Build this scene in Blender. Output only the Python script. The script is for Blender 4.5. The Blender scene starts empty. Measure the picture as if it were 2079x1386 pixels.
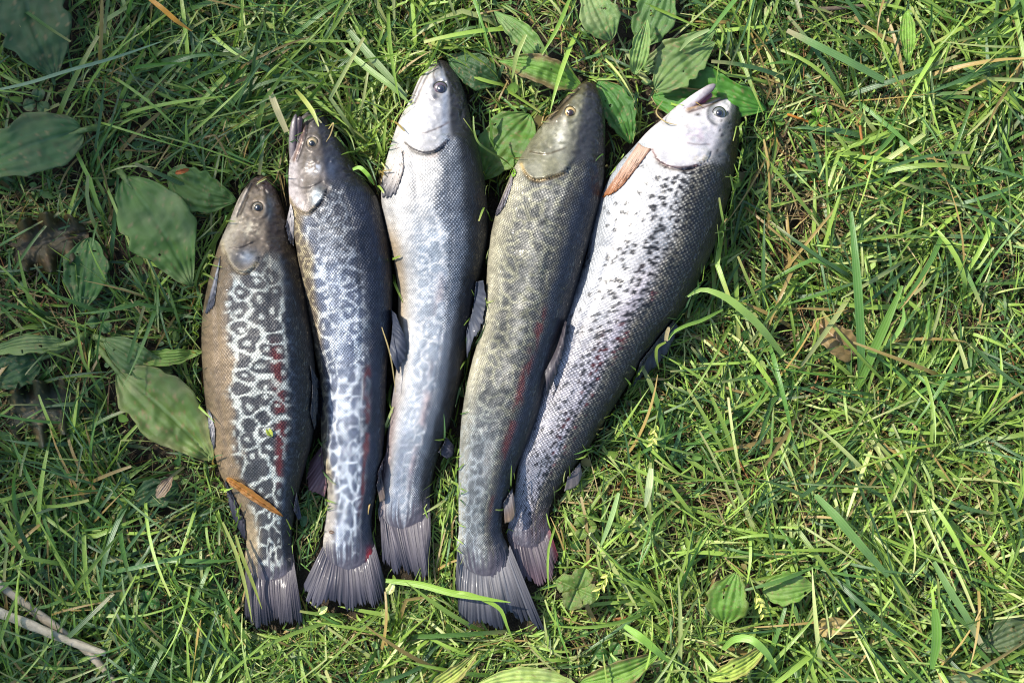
import bpy, math, random
import numpy as np
from mathutils import Vector, Matrix

random.seed(7)
rng = np.random.default_rng(7)
scene = bpy.context.scene
C = scene.collection

# ------------------------------------------------------------------ camera, sky, sun, exposure
S = 0.0004            # metres per photo pixel on the ground
CAM_H = 1.25
cam_d = bpy.data.cameras.new('camera')
cam_d.sensor_width = 36.0
cam_d.lens = 36.0 * CAM_H / (2079 * S)
cam_d.clip_start = 0.02
cam_d.clip_end = 400.0
cam = bpy.data.objects.new('camera', cam_d)
cam.location = (0, 0, CAM_H)
C.objects.link(cam)
scene.camera = cam

SUN_EL = math.radians(42)
SUN_AZ = math.radians(150)          # direction to the sun in the ground plane, from +X towards +Y
to_sun = Vector((math.cos(SUN_EL) * math.cos(SUN_AZ), math.cos(SUN_EL) * math.sin(SUN_AZ), math.sin(SUN_EL)))
world = bpy.data.worlds.new('World')
scene.world = world
world.use_nodes = True
wn = world.node_tree
for n in list(wn.nodes):
    wn.nodes.remove(n)
sky = wn.nodes.new('ShaderNodeTexSky')
sky.sky_type = 'NISHITA'
sky.sun_disc = False
sky.sun_elevation = SUN_EL
sky.sun_rotation = math.pi / 2 - SUN_AZ
bg = wn.nodes.new('ShaderNodeBackground')
bg.inputs['Strength'].default_value = 0.145
wo = wn.nodes.new('ShaderNodeOutputWorld')
wn.links.new(sky.outputs[0], bg.inputs['Color'])
wn.links.new(bg.outputs[0], wo.inputs['Surface'])
sun_d = bpy.data.lights.new('sun', 'SUN')
sun_d.energy = 4.1
sun_d.angle = math.radians(0.55)
sun_d.color = (1.0, 0.94, 0.84)
sun = bpy.data.objects.new('sun', sun_d)
sun.rotation_euler = to_sun.to_track_quat('Z', 'Y').to_euler()
C.objects.link(sun)
vs = scene.view_settings
vs.view_transform = 'Standard'
vs.look = 'None'
vs.gamma = 1.0
vs.use_curve_mapping = False
vs.exposure = 1.0
scene.cycles.pixel_filter_type = 'BLACKMAN_HARRIS'
scene.cycles.filter_width = 1.1

# ------------------------------------------------------------------ helpers
def at(px, py, z):
    """photo pixel + height above the ground -> metres (numpy friendly)"""
    k = S * (CAM_H - z) / CAM_H
    return (px - 1039.5) * k, (693.0 - py) * k, z

def lin(r, g, b):
    out = []
    for c in (r, g, b):
        c = c / 255.0
        out.append(c / 12.92 if c <= 0.04045 else ((c + 0.055) / 1.055) ** 2.4)
    return np.array(out)

def sstep(a, b, x):
    t = np.clip((x - a) / (b - a), 0, 1)
    return t * t * (3 - 2 * t)

def mixc(c, d, f):
    f = np.asarray(f)[..., None]
    return c * (1 - f) + np.asarray(d) * f

_tab = np.random.default_rng(99).random((256, 256))
def vnoise(x, y, seed=0):
    x = np.asarray(x, float) + seed * 17.31
    y = np.asarray(y, float) + seed * 9.73
    xi = np.floor(x).astype(int); yi = np.floor(y).astype(int)
    fx = x - xi; fy = y - yi
    fx = fx * fx * (3 - 2 * fx); fy = fy * fy * (3 - 2 * fy)
    g = lambda i, j: _tab[i & 255, j & 255]
    return (g(xi, yi) * (1 - fx) + g(xi + 1, yi) * fx) * (1 - fy) + (g(xi, yi + 1) * (1 - fx) + g(xi + 1, yi + 1) * fx) * fy

def fbm(x, y, seed=0, o=3):
    s = 0; a = 0.5; n = 0
    for k in range(o):
        s = s + a * vnoise(x * 2 ** k, y * 2 ** k, seed + k); n += a; a *= 0.5
    return s / n

def tag(o, label=None, cat=None, group=None, kind=None):
    if label: o['label'] = label
    if cat: o['category'] = cat
    if group: o['group'] = group
    if kind: o['kind'] = kind
    return o

def mesh_obj(name, verts, faces, mat, col=None, uv=None, parent=None, smooth=True, extra=None):
    """verts (n,3), faces (m,k) one array, or a list of arrays with different k"""
    fl = faces if isinstance(faces, list) else [faces]
    me = bpy.data.meshes.new(name)
    me.vertices.add(len(verts))
    me.vertices.foreach_set('co', np.asarray(verts, np.float32).ravel())
    loops = np.concatenate([f.ravel() for f in fl]).astype(np.int32)
    counts = np.concatenate([np.full(len(f), f.shape[1]) for f in fl]).astype(np.int32)
    starts = np.concatenate([[0], np.cumsum(counts)[:-1]]).astype(np.int32)
    me.loops.add(len(loops)); me.loops.foreach_set('vertex_index', loops)
    me.polygons.add(len(counts)); me.polygons.foreach_set('loop_start', starts)
    me.polygons.foreach_set('use_smooth', np.full(len(counts), smooth))
    me.update(calc_edges=True)
    if col is not None:
        a = me.attributes.new('col', 'FLOAT_COLOR', 'POINT')
        a.data.foreach_set('color', np.concatenate([col, np.ones((len(col), 1))], 1).astype(np.float32).ravel())
    if uv is not None:
        u = me.uv_layers.new(name='UVMap')
        u.data.foreach_set('uv', np.asarray(uv, np.float32)[loops].ravel())
    for k, v in (extra or {}).items():
        a = me.attributes.new(k, 'FLOAT', 'POINT')
        a.data.foreach_set('value', np.asarray(v, np.float32))
    me.validate()
    me.materials.append(mat)
    o = bpy.data.objects.new(name, me)
    C.objects.link(o)
    if parent is not None: o.parent = parent
    return o

def empty(name, loc=(0, 0, 0)):
    o = bpy.data.objects.new(name, None)
    o.empty_display_size = 0.02
    o.location = loc
    C.objects.link(o)
    return o

def put_under(o, parent):
    """keep world place while parenting to an unrotated empty"""
    o.parent = parent
    o.location = -Vector(parent.location) if parent.type == 'EMPTY' else (0, 0, 0)
    return o

def grid_faces(nu, nv, off=0, wrap=False):
    i = np.arange(nu - 1)[:, None]; j = np.arange(nv if wrap else nv - 1)[None, :]
    j2 = (j + 1) % nv
    return (np.stack([i * nv + j, i * nv + j2, (i + 1) * nv + j2, (i + 1) * nv + j], -1).reshape(-1, 4) + off)

def poly_dist(px, py, pts):
    """unsigned distance, side sign (+ = right of travel in image coords) and position along to a polyline"""
    best = np.full(px.shape, 1e9); sign = np.zeros(px.shape); along = np.zeros(px.shape)
    n = len(pts) - 1
    for i in range(n):
        ax, ay = pts[i]; bx, by = pts[i + 1]
        dx, dy = bx - ax, by - ay
        L2 = dx * dx + dy * dy + 1e-9
        t = np.clip(((px - ax) * dx + (py - ay) * dy) / L2, 0, 1)
        ex = px - ax - t * dx; ey = py - ay - t * dy
        d = np.hypot(ex, ey)
        s = np.sign(dx * (py - ay) - dy * (px - ax))
        m = d < best
        best = np.where(m, d, best); sign = np.where(m, s, sign); along = np.where(m, (i + t) / n, along)
    return best, sign, along

def hermite(t, P, tt):
    """smooth interpolation of rows P at parameters t, evaluated at tt"""
    P = np.asarray(P, float); t = np.asarray(t, float)
    d = np.zeros_like(P)
    h = np.diff(t)[:, None]; s = np.diff(P, axis=0) / h
    d[1:-1] = (s[:-1] * h[1:] + s[1:] * h[:-1]) / (h[1:] + h[:-1])
    d[0] = s[0]; d[-1] = s[-1]
    i = np.clip(np.searchsorted(t, tt, side='right') - 1, 0, len(t) - 2)
    hh = (t[i + 1] - t[i]); u = ((tt - t[i]) / hh)[:, None]; hh = hh[:, None]
    return ((2*u**3 - 3*u**2 + 1) * P[i] + (u**3 - 2*u**2 + u) * hh * d[i] + (-2*u**3 + 3*u**2) * P[i+1] + (u**3 - u**2) * hh * d[i+1])

def smooth_line(pts, n):
    pts = np.asarray(pts, float)
    t = np.concatenate([[0], np.cumsum(np.linalg.norm(np.diff(pts, axis=0), axis=1) + 1e-6)])
    return hermite(t, pts, np.linspace(0, t[-1], n))

# ------------------------------------------------------------------ materials
class NT:
    def __init__(self, name):
        self.m = bpy.data.materials.new(name); self.m.use_nodes = True
        self.t = self.m.node_tree
        for n in list(self.t.nodes): self.t.nodes.remove(n)
        self.out = self.n('ShaderNodeOutputMaterial')
    def n(self, typ, **kw):
        n = self.t.nodes.new(typ)
        for k, v in kw.items(): setattr(n, k, v)
        return n
    def put(self, sock, v):
        if isinstance(v, bpy.types.NodeSocket): self.t.links.new(v, sock)
        else: sock.default_value = v
    def math(self, op, a, b=0.0, c=0.0):
        n = self.n('ShaderNodeMath', operation=op)
        for i, v in enumerate((a, b, c)): self.put(n.inputs[i], v)
        return n.outputs[0]
    def mix(self, f, a, b, blend='MIX'):
        n = self.n('ShaderNodeMix', data_type='RGBA', blend_type=blend)
        self.put(n.inputs['Factor'], f); self.put(n.inputs[6], a); self.put(n.inputs[7], b)
        return n.outputs[2]
    def noise(self, scale, detail=3, vec=None, rough=0.6, dist=0.0):
        n = self.n('ShaderNodeTexNoise')
        n.inputs['Scale'].default_value = scale; n.inputs['Detail'].default_value = detail
        n.inputs['Roughness'].default_value = rough; n.inputs['Distortion'].default_value = dist
        if vec is not None: self.t.links.new(vec, n.inputs['Vector'])
        return n.outputs[0]
    def attr(self, name, fac=False):
        n = self.n('ShaderNodeAttribute', attribute_name=name)
        return n.outputs['Fac'] if fac else n.outputs['Color']
    def ramp(self, f, a, b):
        n = self.n('ShaderNodeMapRange', interpolation_type='SMOOTHSTEP')
        self.put(n.inputs[0], f); n.inputs[1].default_value = a; n.inputs[2].default_value = b
        return n.outputs[0]
    def principled(self, **kw):
        p = self.n('ShaderNodeBsdfPrincipled')
        for k, v in kw.items(): self.put(p.inputs[k.replace('_', ' ')], v)
        return p
    def bump(self, h, strength, dist):
        b = self.n('ShaderNodeBump')
        b.inputs['Strength'].default_value = strength; b.inputs['Distance'].default_value = dist
        self.t.links.new(h, b.inputs['Height'])
        return b.outputs[0]

def fish_material(name, period, dot_glint, edge_dark, rough=0.36, metal=0.15, bump=0.5, diamond=False):
    """skin: colour from the mesh, scale lattice from metric UVs"""
    k = NT(name)
    uv = k.n('ShaderNodeUVMap', uv_map='UVMap').outputs[0]
    wob = k.n('ShaderNodeTexNoise'); wob.inputs['Scale'].default_value = 90; wob.inputs['Detail'].default_value = 1
    k.t.links.new(uv, wob.inputs['Vector'])
    vm = k.n('ShaderNodeVectorMath', operation='MULTIPLY_ADD')
    k.t.links.new(wob.outputs['Color'], vm.inputs[0]); vm.inputs[1].default_value = (0.0030,) * 3; k.t.links.new(uv, vm.inputs[2])
    wob2 = k.n('ShaderNodeTexNoise'); wob2.inputs['Scale'].default_value = 420; wob2.inputs['Detail'].default_value = 1
    k.t.links.new(uv, wob2.inputs['Vector'])
    vm2 = k.n('ShaderNodeVectorMath', operation='MULTIPLY_ADD')
    k.t.links.new(wob2.outputs['Color'], vm2.inputs[0]); vm2.inputs[1].default_value = (0.0011,) * 3; k.t.links.new(vm.outputs[0], vm2.inputs[2])
    sp = k.n('ShaderNodeSeparateXYZ'); k.t.links.new(vm2.outputs[0], sp.inputs[0])
    w = 2 * math.pi / period
    u = k.math('MULTIPLY', sp.outputs[0], w * 0.5); v = k.math('MULTIPLY', sp.outputs[1], w * (0.62 if not diamond else 0.5))
    a = k.math('COSINE', k.math('ADD', u, v)); b = k.math('COSINE', k.math('SUBTRACT', u, v))
    dots = k.math('MULTIPLY_ADD', k.math('ADD', a, b), 0.25, 0.5)         # 0..1, peaks on a diagonal lattice
    mask = k.math('MULTIPLY', k.attr('scaly', True), k.math('MULTIPLY_ADD', k.ramp(k.noise(48, 4), 0.35, 0.6), 0.6, 0.4))
    col = k.attr('col')
    n1 = k.noise(560, 2)
    ndot = k.math('MULTIPLY', k.ramp(dots, 0.42, 0.92), k.math('MULTIPLY_ADD', k.ramp(n1, 0.36, 0.66), 1.0, 0.15))
    glintc = k.mix(1.0, k.mix(dot_glint * 0.10, col, (0.42, 0.41, 0.36, 1)), (1.0 + dot_glint * 4.6,) * 3 + (1,), 'MULTIPLY')  # painted glint: brightens the middle of each scale in the base colour
    darkc = k.mix(edge_dark, col, (0.012, 0.015, 0.022, 1))
    sc = k.mix(ndot, darkc, glintc)
    dstr = k.attr('dotty', True)
    fin = k.mix(k.math('MULTIPLY', mask, dstr), col, sc)
    fine = k.noise(1500, 2)
    fin = k.mix(k.math('MULTIPLY_ADD', fine, 0.5, -0.1), fin, k.mix(0.45, fin, (0.02, 0.02, 0.02, 1)))
    h = k.math('MULTIPLY_ADD', k.math('MULTIPLY', dots, mask), 1.0, k.math('MULTIPLY', k.noise(260, 3), 0.35))
    nrm = k.bump(h, bump, 0.0006)
    wet = k.ramp(k.noise(75, 4), 0.50, 0.66)
    rr = k.math('MULTIPLY_ADD', wet, -0.14, k.math('MULTIPLY_ADD', mask, 0.10, k.math('MULTIPLY_ADD', k.noise(140, 3), 0.30, rough - 0.20)))
    p = k.principled(Base_Color=fin, Roughness=rr, Metallic=metal, Specular_IOR_Level=0.24, Coat_Weight=k.math('MULTIPLY', wet, 0.9), Coat_Roughness=0.07, Normal=nrm)
    p.inputs['Coat IOR'].default_value = 1.38
    k.t.links.new(p.outputs[0], k.out.inputs['Surface'])
    return k.m

def col_material(name, rough=0.5, trans=0.0, spec=0.4, nscale=300, nstr=0.3, bump=0.3, bdist=0.0004, coat=0.0, stripes=0.0):
    k = NT(name)
    col = k.attr('col')
    n = k.noise(nscale, 3)
    c = k.mix(k.math('MULTIPLY', n, nstr), col, k.mix(1.0, col, (0.35, 0.35, 0.3, 1), 'MULTIPLY'))
    h = n
    if stripes:
        uv = k.n('ShaderNodeUVMap', uv_map='UVMap').outputs[0]
        sp = k.n('ShaderNodeSeparateXYZ'); k.t.links.new(uv, sp.inputs[0])
        st = k.math('SINE', k.math('MULTIPLY', sp.outputs[0], stripes))
        h = k.math('MULTIPLY_ADD', st, 0.35, n)
        c = k.mix(k.ramp(st, 0.2, 1.0), c, k.mix(0.22, c, (0.30, 0.36, 0.18, 1)))
    nrm = k.bump(h, bump, bdist)
    p = k.principled(Base_Color=c, Roughness=rough, Specular_IOR_Level=spec, Coat_Weight=coat, Coat_Roughness=0.12, Normal=nrm)
    last = p.outputs[0]
    if trans:
        tr = k.n('ShaderNodeBsdfTranslucent')
        k.t.links.new(k.mix(1.0, c, (1.15, 1.2, 0.60, 1), 'MULTIPLY'), tr.inputs['Color'])
        ms = k.n('ShaderNodeMixShader'); ms.inputs[0].default_value = trans
        k.t.links.new(last, ms.inputs[1]); k.t.links.new(tr.outputs[0], ms.inputs[2]); last = ms.outputs[0]
    k.t.links.new(last, k.out.inputs['Surface'])
    return k.m

M_GRASS = col_material('grass_blade', 0.34, 0.34, 0.5, 500, 0.35, 0.35, 0.0003, stripes=22.0)
M_DRY = col_material('dry_straw', 0.6, 0.18, 0.3, 600, 0.6, 0.4, 0.0004)
M_LEAF = col_material('broad_leaf', 0.33, 0.26, 0.5, 220, 0.35, 0.45, 0.0009)
M_WOOD = col_material('weathered_stem', 0.75, 0.0, 0.25, 350, 0.9, 0.7, 0.001)
M_FIN = col_material('fin_membrane', 0.42, 0.22, 0.4, 700, 0.5, 0.35, 0.0004, coat=0.12)
M_EYE = col_material('wet_eye', 0.22, 0.0, 0.6, 900, 0.25, 0.03, 0.0002, coat=1.0)
M_FLESH = col_material('wet_jaw_skin', 0.32, 0.05, 0.55, 500, 0.45, 0.3, 0.0004, coat=0.4)

def soil_material():
    k = NT('dark_soil')
    geo = k.n('ShaderNodeNewGeometry').outputs['Position']
    a = k.noise(55, 6, geo, 0.7); b = k.noise(420, 4, geo, 0.7); g = k.noise(9, 5, geo)
    c = k.mix(k.ramp(a, 0.3, 0.75), (0.022, 0.017, 0.011, 1), (0.085, 0.064, 0.042, 1))
    c = k.mix(k.ramp(b, 0.52, 0.8), c, (0.11, 0.085, 0.05, 1))
    ln = k.n('ShaderNodeVectorMath', operation='LENGTH'); k.t.links.new(geo, ln.inputs[0])
    green = k.mix(b, (0.020, 0.040, 0.010, 1), (0.075, 0.11, 0.028, 1))
    green = k.mix(k.ramp(g, 0.4, 0.7), green, (0.09, 0.085, 0.03, 1))
    c = k.mix(k.ramp(ln.outputs['Value'], 0.50, 0.66), c, green)
    p = k.principled(Base_Color=c, Roughness=0.9, Specular_IOR_Level=0.2, Normal=k.bump(k.math('ADD', a, b), 0.8, 0.004))
    k.t.links.new(p.outputs[0], k.out.inputs['Surface'])
    return k.m

# ------------------------------------------------------------------ ground
ax = np.concatenate([-np.geomspace(80, 0.85, 16), np.linspace(-0.8, 0.8, 141), np.geomspace(0.85, 80, 16)])
gx, gy = np.meshgrid(ax, ax, indexing='ij')
near = np.exp(-(np.maximum(np.abs(gx), np.abs(gy)) / 1.2) ** 4)
gz = ((fbm(gx * 14, gy * 14, 3, 4) - 0.5) * 0.016 - 0.004) * near
mesh_obj('ground', np.stack([gx, gy, gz], -1).reshape(-1, 3), grid_faces(len(ax), len(ax)), soil_material())['kind'] = 'structure'

# ------------------------------------------------------------------ unseen tree, added so that its crown shades the left side
def build_tree(name, label, base, height, rad, crown_z, nleaf, seed):
    r = np.random.default_rng(seed)
    t = empty(name, base)
    tag(t, label, 'tree')
    vs_, fs_, cs_ = [], [], []
    def limb(p0, p1, r0, r1, n=9, m=10):
        p0 = np.array(p0, float); p1 = np.array(p1, float)
        d = (p1 - p0); L = np.linalg.norm(d); d /= L
        a = np.cross(d, [0.3, 0.7, 0.2]); a /= np.linalg.norm(a); b = np.cross(d, a)
        off = sum(len(v) for v in vs_)
        tt = np.linspace(0, 1, n)[:, None]; th = np.linspace(0, 2 * math.pi, m, endpoint=False)[None, :]
        wob = 0.03 * L * np.sin(tt * 5 + seed)
        rr = (r0 + (r1 - r0) * tt) * (1 + 0.12 * np.sin(th * 3 + tt * 9))
        P = p0 + d * L * tt[..., None] + a * (rr * np.cos(th) + wob)[..., None] + b * (rr * np.sin(th))[..., None]
        vs_.append(P.reshape(-1, 3)); fs_.append(grid_faces(n, m, off, True))
        cs_.append(np.tile(lin(92, 80, 66), (n * m, 1)) * r.uniform(0.7, 1.1, (n * m, 1)))
    bx, by, bz = 0, 0, -0.05
    cz = crown_z
    limb((0, 0, -0.05), (0.05, 0.0, cz - rad * 0.2), 0.11, 0.05, 16, 12)
    for i in range(11):
        an = i * 2.4; h = cz - rad * r.uniform(0.2, 0.8)
        e = np.array([math.cos(an) * rad * 0.75, math.sin(an) * rad * 0.75, cz + rad * r.uniform(-0.3, 0.6)])
        limb((0.03, 0, h), e, 0.035, 0.008)
    put_o = mesh_obj('trunk', np.concatenate(vs_), np.concatenate(fs_), M_WOOD, np.concatenate(cs_), parent=t)
    # crown: leaf clumps through the volume
    ncl = nleaf // 30
    u = r.normal(size=(ncl, 3)); u /= np.linalg.norm(u, axis=1)[:, None]
    cc = u * (r.random((ncl, 1)) ** 0.38) * np.array([rad, rad, rad * 0.8]) + np.array([0, 0, cz])
    P = np.repeat(cc, 30, 0) + r.normal(size=(ncl * 30, 3)) * 0.085
    n = len(P)
    d = r.normal(size=(n, 3)); d /= np.linalg.norm(d, axis=1)[:, None]
    e = np.cross(d, r.normal(size=(n, 3))); e /= np.linalg.norm(e, axis=1)[:, None]
    L = r.uniform(0.05, 0.09, (n, 1)); W = L * 0.36
    V = np.stack([P - d * L * 0.5, P + e * W * 0.5, P + d * L * 0.5, P - e * W * 0.5], 1).reshape(-1, 3)
    base_c = lin(70, 100, 45) * 0.55
    cc_ = np.repeat(base_c * r.uniform(0.6, 1.3, (n, 1)), 4, 0)
    mesh_obj('crown', V, np.arange(n * 4).reshape(-1, 4), M_LEAF, cc_, parent=t, smooth=False)
    return t

# shade edge lies near photo column 440; the crown stands up-sun of it
TZ = 3.2
off = TZ / math.tan(SUN_EL)
tx = (430 - 1039.5) * S + off * math.cos(SUN_AZ)
ty = off * math.sin(SUN_AZ)
build_tree('shade_tree', 'leafy young tree added out of view beyond the upper left, to shade the left of the lawn',
           (tx - 1.55, ty + 0.35, 0), 4.5, 1.25, TZ, 26000, 5)

# ------------------------------------------------------------------ the five fish: outlines read off the photograph (left edge, right edge) from snout to tail root
FISH = {}
FISH[1] = dict(tip=(528, 357), tail=(548, 1190), pairs=[
    ((507, 369), (548, 361)), ((487, 398), (567, 400)), ((466, 447), (583, 450)), ((446, 493), (594, 490)), ((434, 530), (607, 528)),
    ((421, 580), (619, 588)), ((411, 640), (627, 640)), ((409, 700), (636, 705)), ((412, 760), (641, 765)), ((418, 825), (641, 830)),
    ((430, 890), (634, 892)), ((445, 955), (620, 945)), ((472, 1008), (606, 1000)), ((493, 1050), (597, 1050)), ((500, 1090), (592, 1090)),
    ((498, 1130), (596, 1125)), ((498, 1155), (598, 1150))],
    ratio=[0.66, 0.70, 0.70, 0.66, 0.58, 0.32], zb=0.002)
FISH[2] = dict(tip=(640, 222), tail=(705, 1165), pairs=[
    ((612, 238), (660, 231)), ((600, 270), (686, 271)), ((588, 325), (710, 316)), ((586, 382), (738, 362)), ((590, 430), (765, 400)),
    ((598, 480), (784, 460)), ((610, 555), (796, 550)), ((622, 620), (797, 620)), ((636, 700), (790, 700)), ((648, 770), (785, 770)),
    ((651, 840), (783, 840)), ((652, 900), (780, 890)), ((659, 955), (774, 945)), ((665, 1000), (763, 1000)), ((664, 1035), (755, 1048)),
    ((658, 1080), (756, 1085)), ((656, 1115), (760, 1112)), ((660, 1135), (755, 1135))],
    ratio=[0.66, 0.70, 0.70, 0.66, 0.58, 0.32], zb=0.004)
FISH[3] = dict(tip=(889, 122), tail=(820, 1078), pairs=[
    ((867, 135), (912, 131)), ((852, 158), (930, 157)), ((838, 189), (944, 190)), ((826, 215), (952, 222)), ((811, 243), (960, 262)),
    ((794, 292), (972, 302)), ((780, 345), (982, 350)), ((774, 405), (989, 410)), ((783, 455), (992, 465)), ((795, 510), (985, 520)),
    ((806, 570), (970, 580)), ((808, 640), (955, 650)), ((806, 710), (944, 725)), ((800, 780), (930, 795)), ((791, 840), (917, 850)),
    ((785, 900), (899, 900)), ((778, 965), (880, 962)), ((771, 1015), (873, 1015)), ((768, 1045), (873, 1040))],
    ratio=[0.66, 0.70, 0.70, 0.66, 0.58, 0.32], zb=0.003)
FISH[4] = dict(tip=(1193, 166), tail=(985, 1180), pairs=[
    ((1172, 176), (1211, 176)), ((1150, 196), (1222, 204)), ((1128, 223), (1228, 238)), ((1104, 250), (1229, 284)), ((1081, 280), (1228, 327)),
    ((1062, 310), (1226, 368)), ((1044, 340), (1218, 412)), ((1022, 392), (1206, 455)), ((1002, 450), (1190, 515)), ((991, 515), (1172, 580)),
    ((986, 600), (1152, 650)), ((974, 676), (1128, 715)), ((958, 735), (1108, 775)), ((944, 800), (1094, 835)), ((936, 860), (1074, 890)),
    ((932, 930), (1056, 930)), ((931, 990), (1036, 985)), ((931, 1040), (1021, 1040)), ((931, 1082), (1020, 1082)), ((927, 1110), (1030, 1106)),
    ((930, 1130), (1036, 1128))],
    ratio=[0.66, 0.70, 0.70, 0.66, 0.58, 0.32], zb=0.009)
FISH[5] = dict(tip=(1483, 186), tail=(1075, 1120), pairs=[
    ((1452, 196), (1496, 203)), ((1425, 205), (1503, 222)), ((1382, 212), (1505, 245)), ((1350, 238), (1501, 280)), ((1318, 264), (1497, 320)),
    ((1285, 300), (1490, 352)), ((1250, 340), (1482, 392)), ((1222, 395), (1468, 438)), ((1203, 460), (1450, 500)), ((1190, 520), (1425, 555)),
    ((1165, 590), (1393, 617)), ((1140, 655), (1351, 672)), ((1112, 720), (1306, 732)), ((1095, 790), (1262, 800)), ((1075, 850), (1226, 858)),
    ((1060, 905), (1192, 912)), ((1050, 955), (1160, 955)), ((1045, 1000), (1134, 995)), ((1040, 1040), (1117, 1030)), ((1031, 1072), (1114, 1056)),
    ((1031, 1092), (1117, 1080))],
    ratio=[0.64, 0.64, 0.60, 0.58, 0.52, 0.30], zb=0.001)

def stations(F, N):
    """resample outline pairs; rounded closing at both ends. returns left, right (N,2) in photo pixels"""
    L = np.array([p[0] for p in F['pairs']], float); R = np.array([p[1] for p in F['pairs']], float)
    tip = np.array(F['tip'], float); tail = np.array(F['tail'], float)
    rows_l, rows_r = [], []
    c0 = (L[0] + R[0]) / 2; h0 = (R[0] - L[0]) / 2
    for u in (0.0, 0.03, 0.12, 0.3, 0.6):
        w = math.sqrt(1 - (1 - u) ** 2) * (0.85 + 0.15 * u); c = tip + (c0 - tip) * u
        rows_l.append(c - h0 * w); rows_r.append(c + h0 * w)
    rows_l += list(L); rows_r += list(R)
    c1 = (L[-1] + R[-1]) / 2; h1 = (R[-1] - L[-1]) / 2
    for u in (0.4, 0.7, 0.88, 0.97, 1.0):
        w = math.sqrt(max(0, 1 - u ** 2)); c = c1 + (tail - c1) * u
        rows_l.append(c - h1 * w); rows_r.append(c + h1 * w)
    l = np.array(rows_l); r = np.array(rows_r)
    cc = (l + r) / 2
    t = np.concatenate([[0], np.cumsum(np.linalg.norm(np.diff(cc, axis=0), axis=1) + 1e-3)])
    u = np.linspace(0, 1, N)
    dens = np.interp(u, [0, 0.06, 0.3, 0.95, 1], [0.25, 0.7, 1.0, 1.0, 0.4])
    tt = np.concatenate([[0], np.cumsum(dens[:-1])]); tt = tt / tt[-1] * t[-1]
    return hermite(t, l, tt), hermite(t, r, tt), tt / t[-1], tt

def cells(a, b, sp_a, sp_b, seed, amax=1000, bmax=220):
    """distance to nearest and second nearest jittered cell centre, and id of the nearest"""
    r = np.random.default_rng(seed)
    A, B = np.meshgrid(np.arange(-40, amax, sp_a), np.arange(-bmax, bmax, sp_b), indexing='ij')
    A = A + (np.arange(A.shape[1]) % 2)[None, :] * sp_a * 0.5
    A = (A + r.normal(0, 0.20, A.shape) * sp_a).ravel(); B = (B + r.normal(0, 0.20, B.shape) * sp_b).ravel()
    f1 = np.full(a.shape, 1e9); f2 = np.full(a.shape, 1e9); ident = np.zeros(a.shape, int)
    NG = 4; grp = r.integers(0, NG, len(A)); out_of_group = np.full((NG,) + a.shape, 1e9)
    for i, (x, y) in enumerate(zip(A, B)):
        d = np.hypot((a - x) * 36 / sp_a, (b - y) * 36 / sp_b)
        m = d < f1
        f2 = np.where(m, f1, np.minimum(f2, d)); ident = np.where(m, i, ident); f1 = np.where(m, d, f1)
        out_of_group[grp[i]] = np.minimum(out_of_group[grp[i]], d)
    g = grp[ident]
    other = np.min(np.where(np.arange(NG)[(slice(None),) + (None,) * a.ndim] == g[None], 1e9, out_of_group), 0)
    return f1, f2, other, ident

def labyrinth(a, b, wave, seed, bias=0.0):
    """Turing stripes by repeated band-pass and saturation, sampled at (a, b) in photo pixels"""
    r = np.random.default_rng(seed); n0, n1, p = 512, 256, 2.2
    u = r.normal(size=(n0, n1))
    k = np.hypot(np.fft.fftfreq(n0, p)[:, None], np.fft.fftfreq(n1, p)[None, :])
    H = np.exp(-((k - 1 / wave) / (0.22 / wave)) ** 2)
    for _ in range(14):
        u = np.real(np.fft.ifft2(np.fft.fft2(u) * H)); u = np.tanh(3.2 * u / u.std() + bias)
    u = np.real(np.fft.ifft2(np.fft.fft2(u) * np.exp(-(k * 8) ** 2)))
    x = np.clip(a / p, 0, n0 - 2); y = np.clip(b / p + n1 / 2, 0, n1 - 2)
    xi = x.astype(int); yi = y.astype(int); fx = x - xi; fy = y - yi
    return (u[xi, yi] * (1 - fx) + u[xi + 1, yi] * fx) * (1 - fy) + (u[xi, yi + 1] * (1 - fx) + u[xi + 1, yi + 1] * fx) * fy

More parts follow.
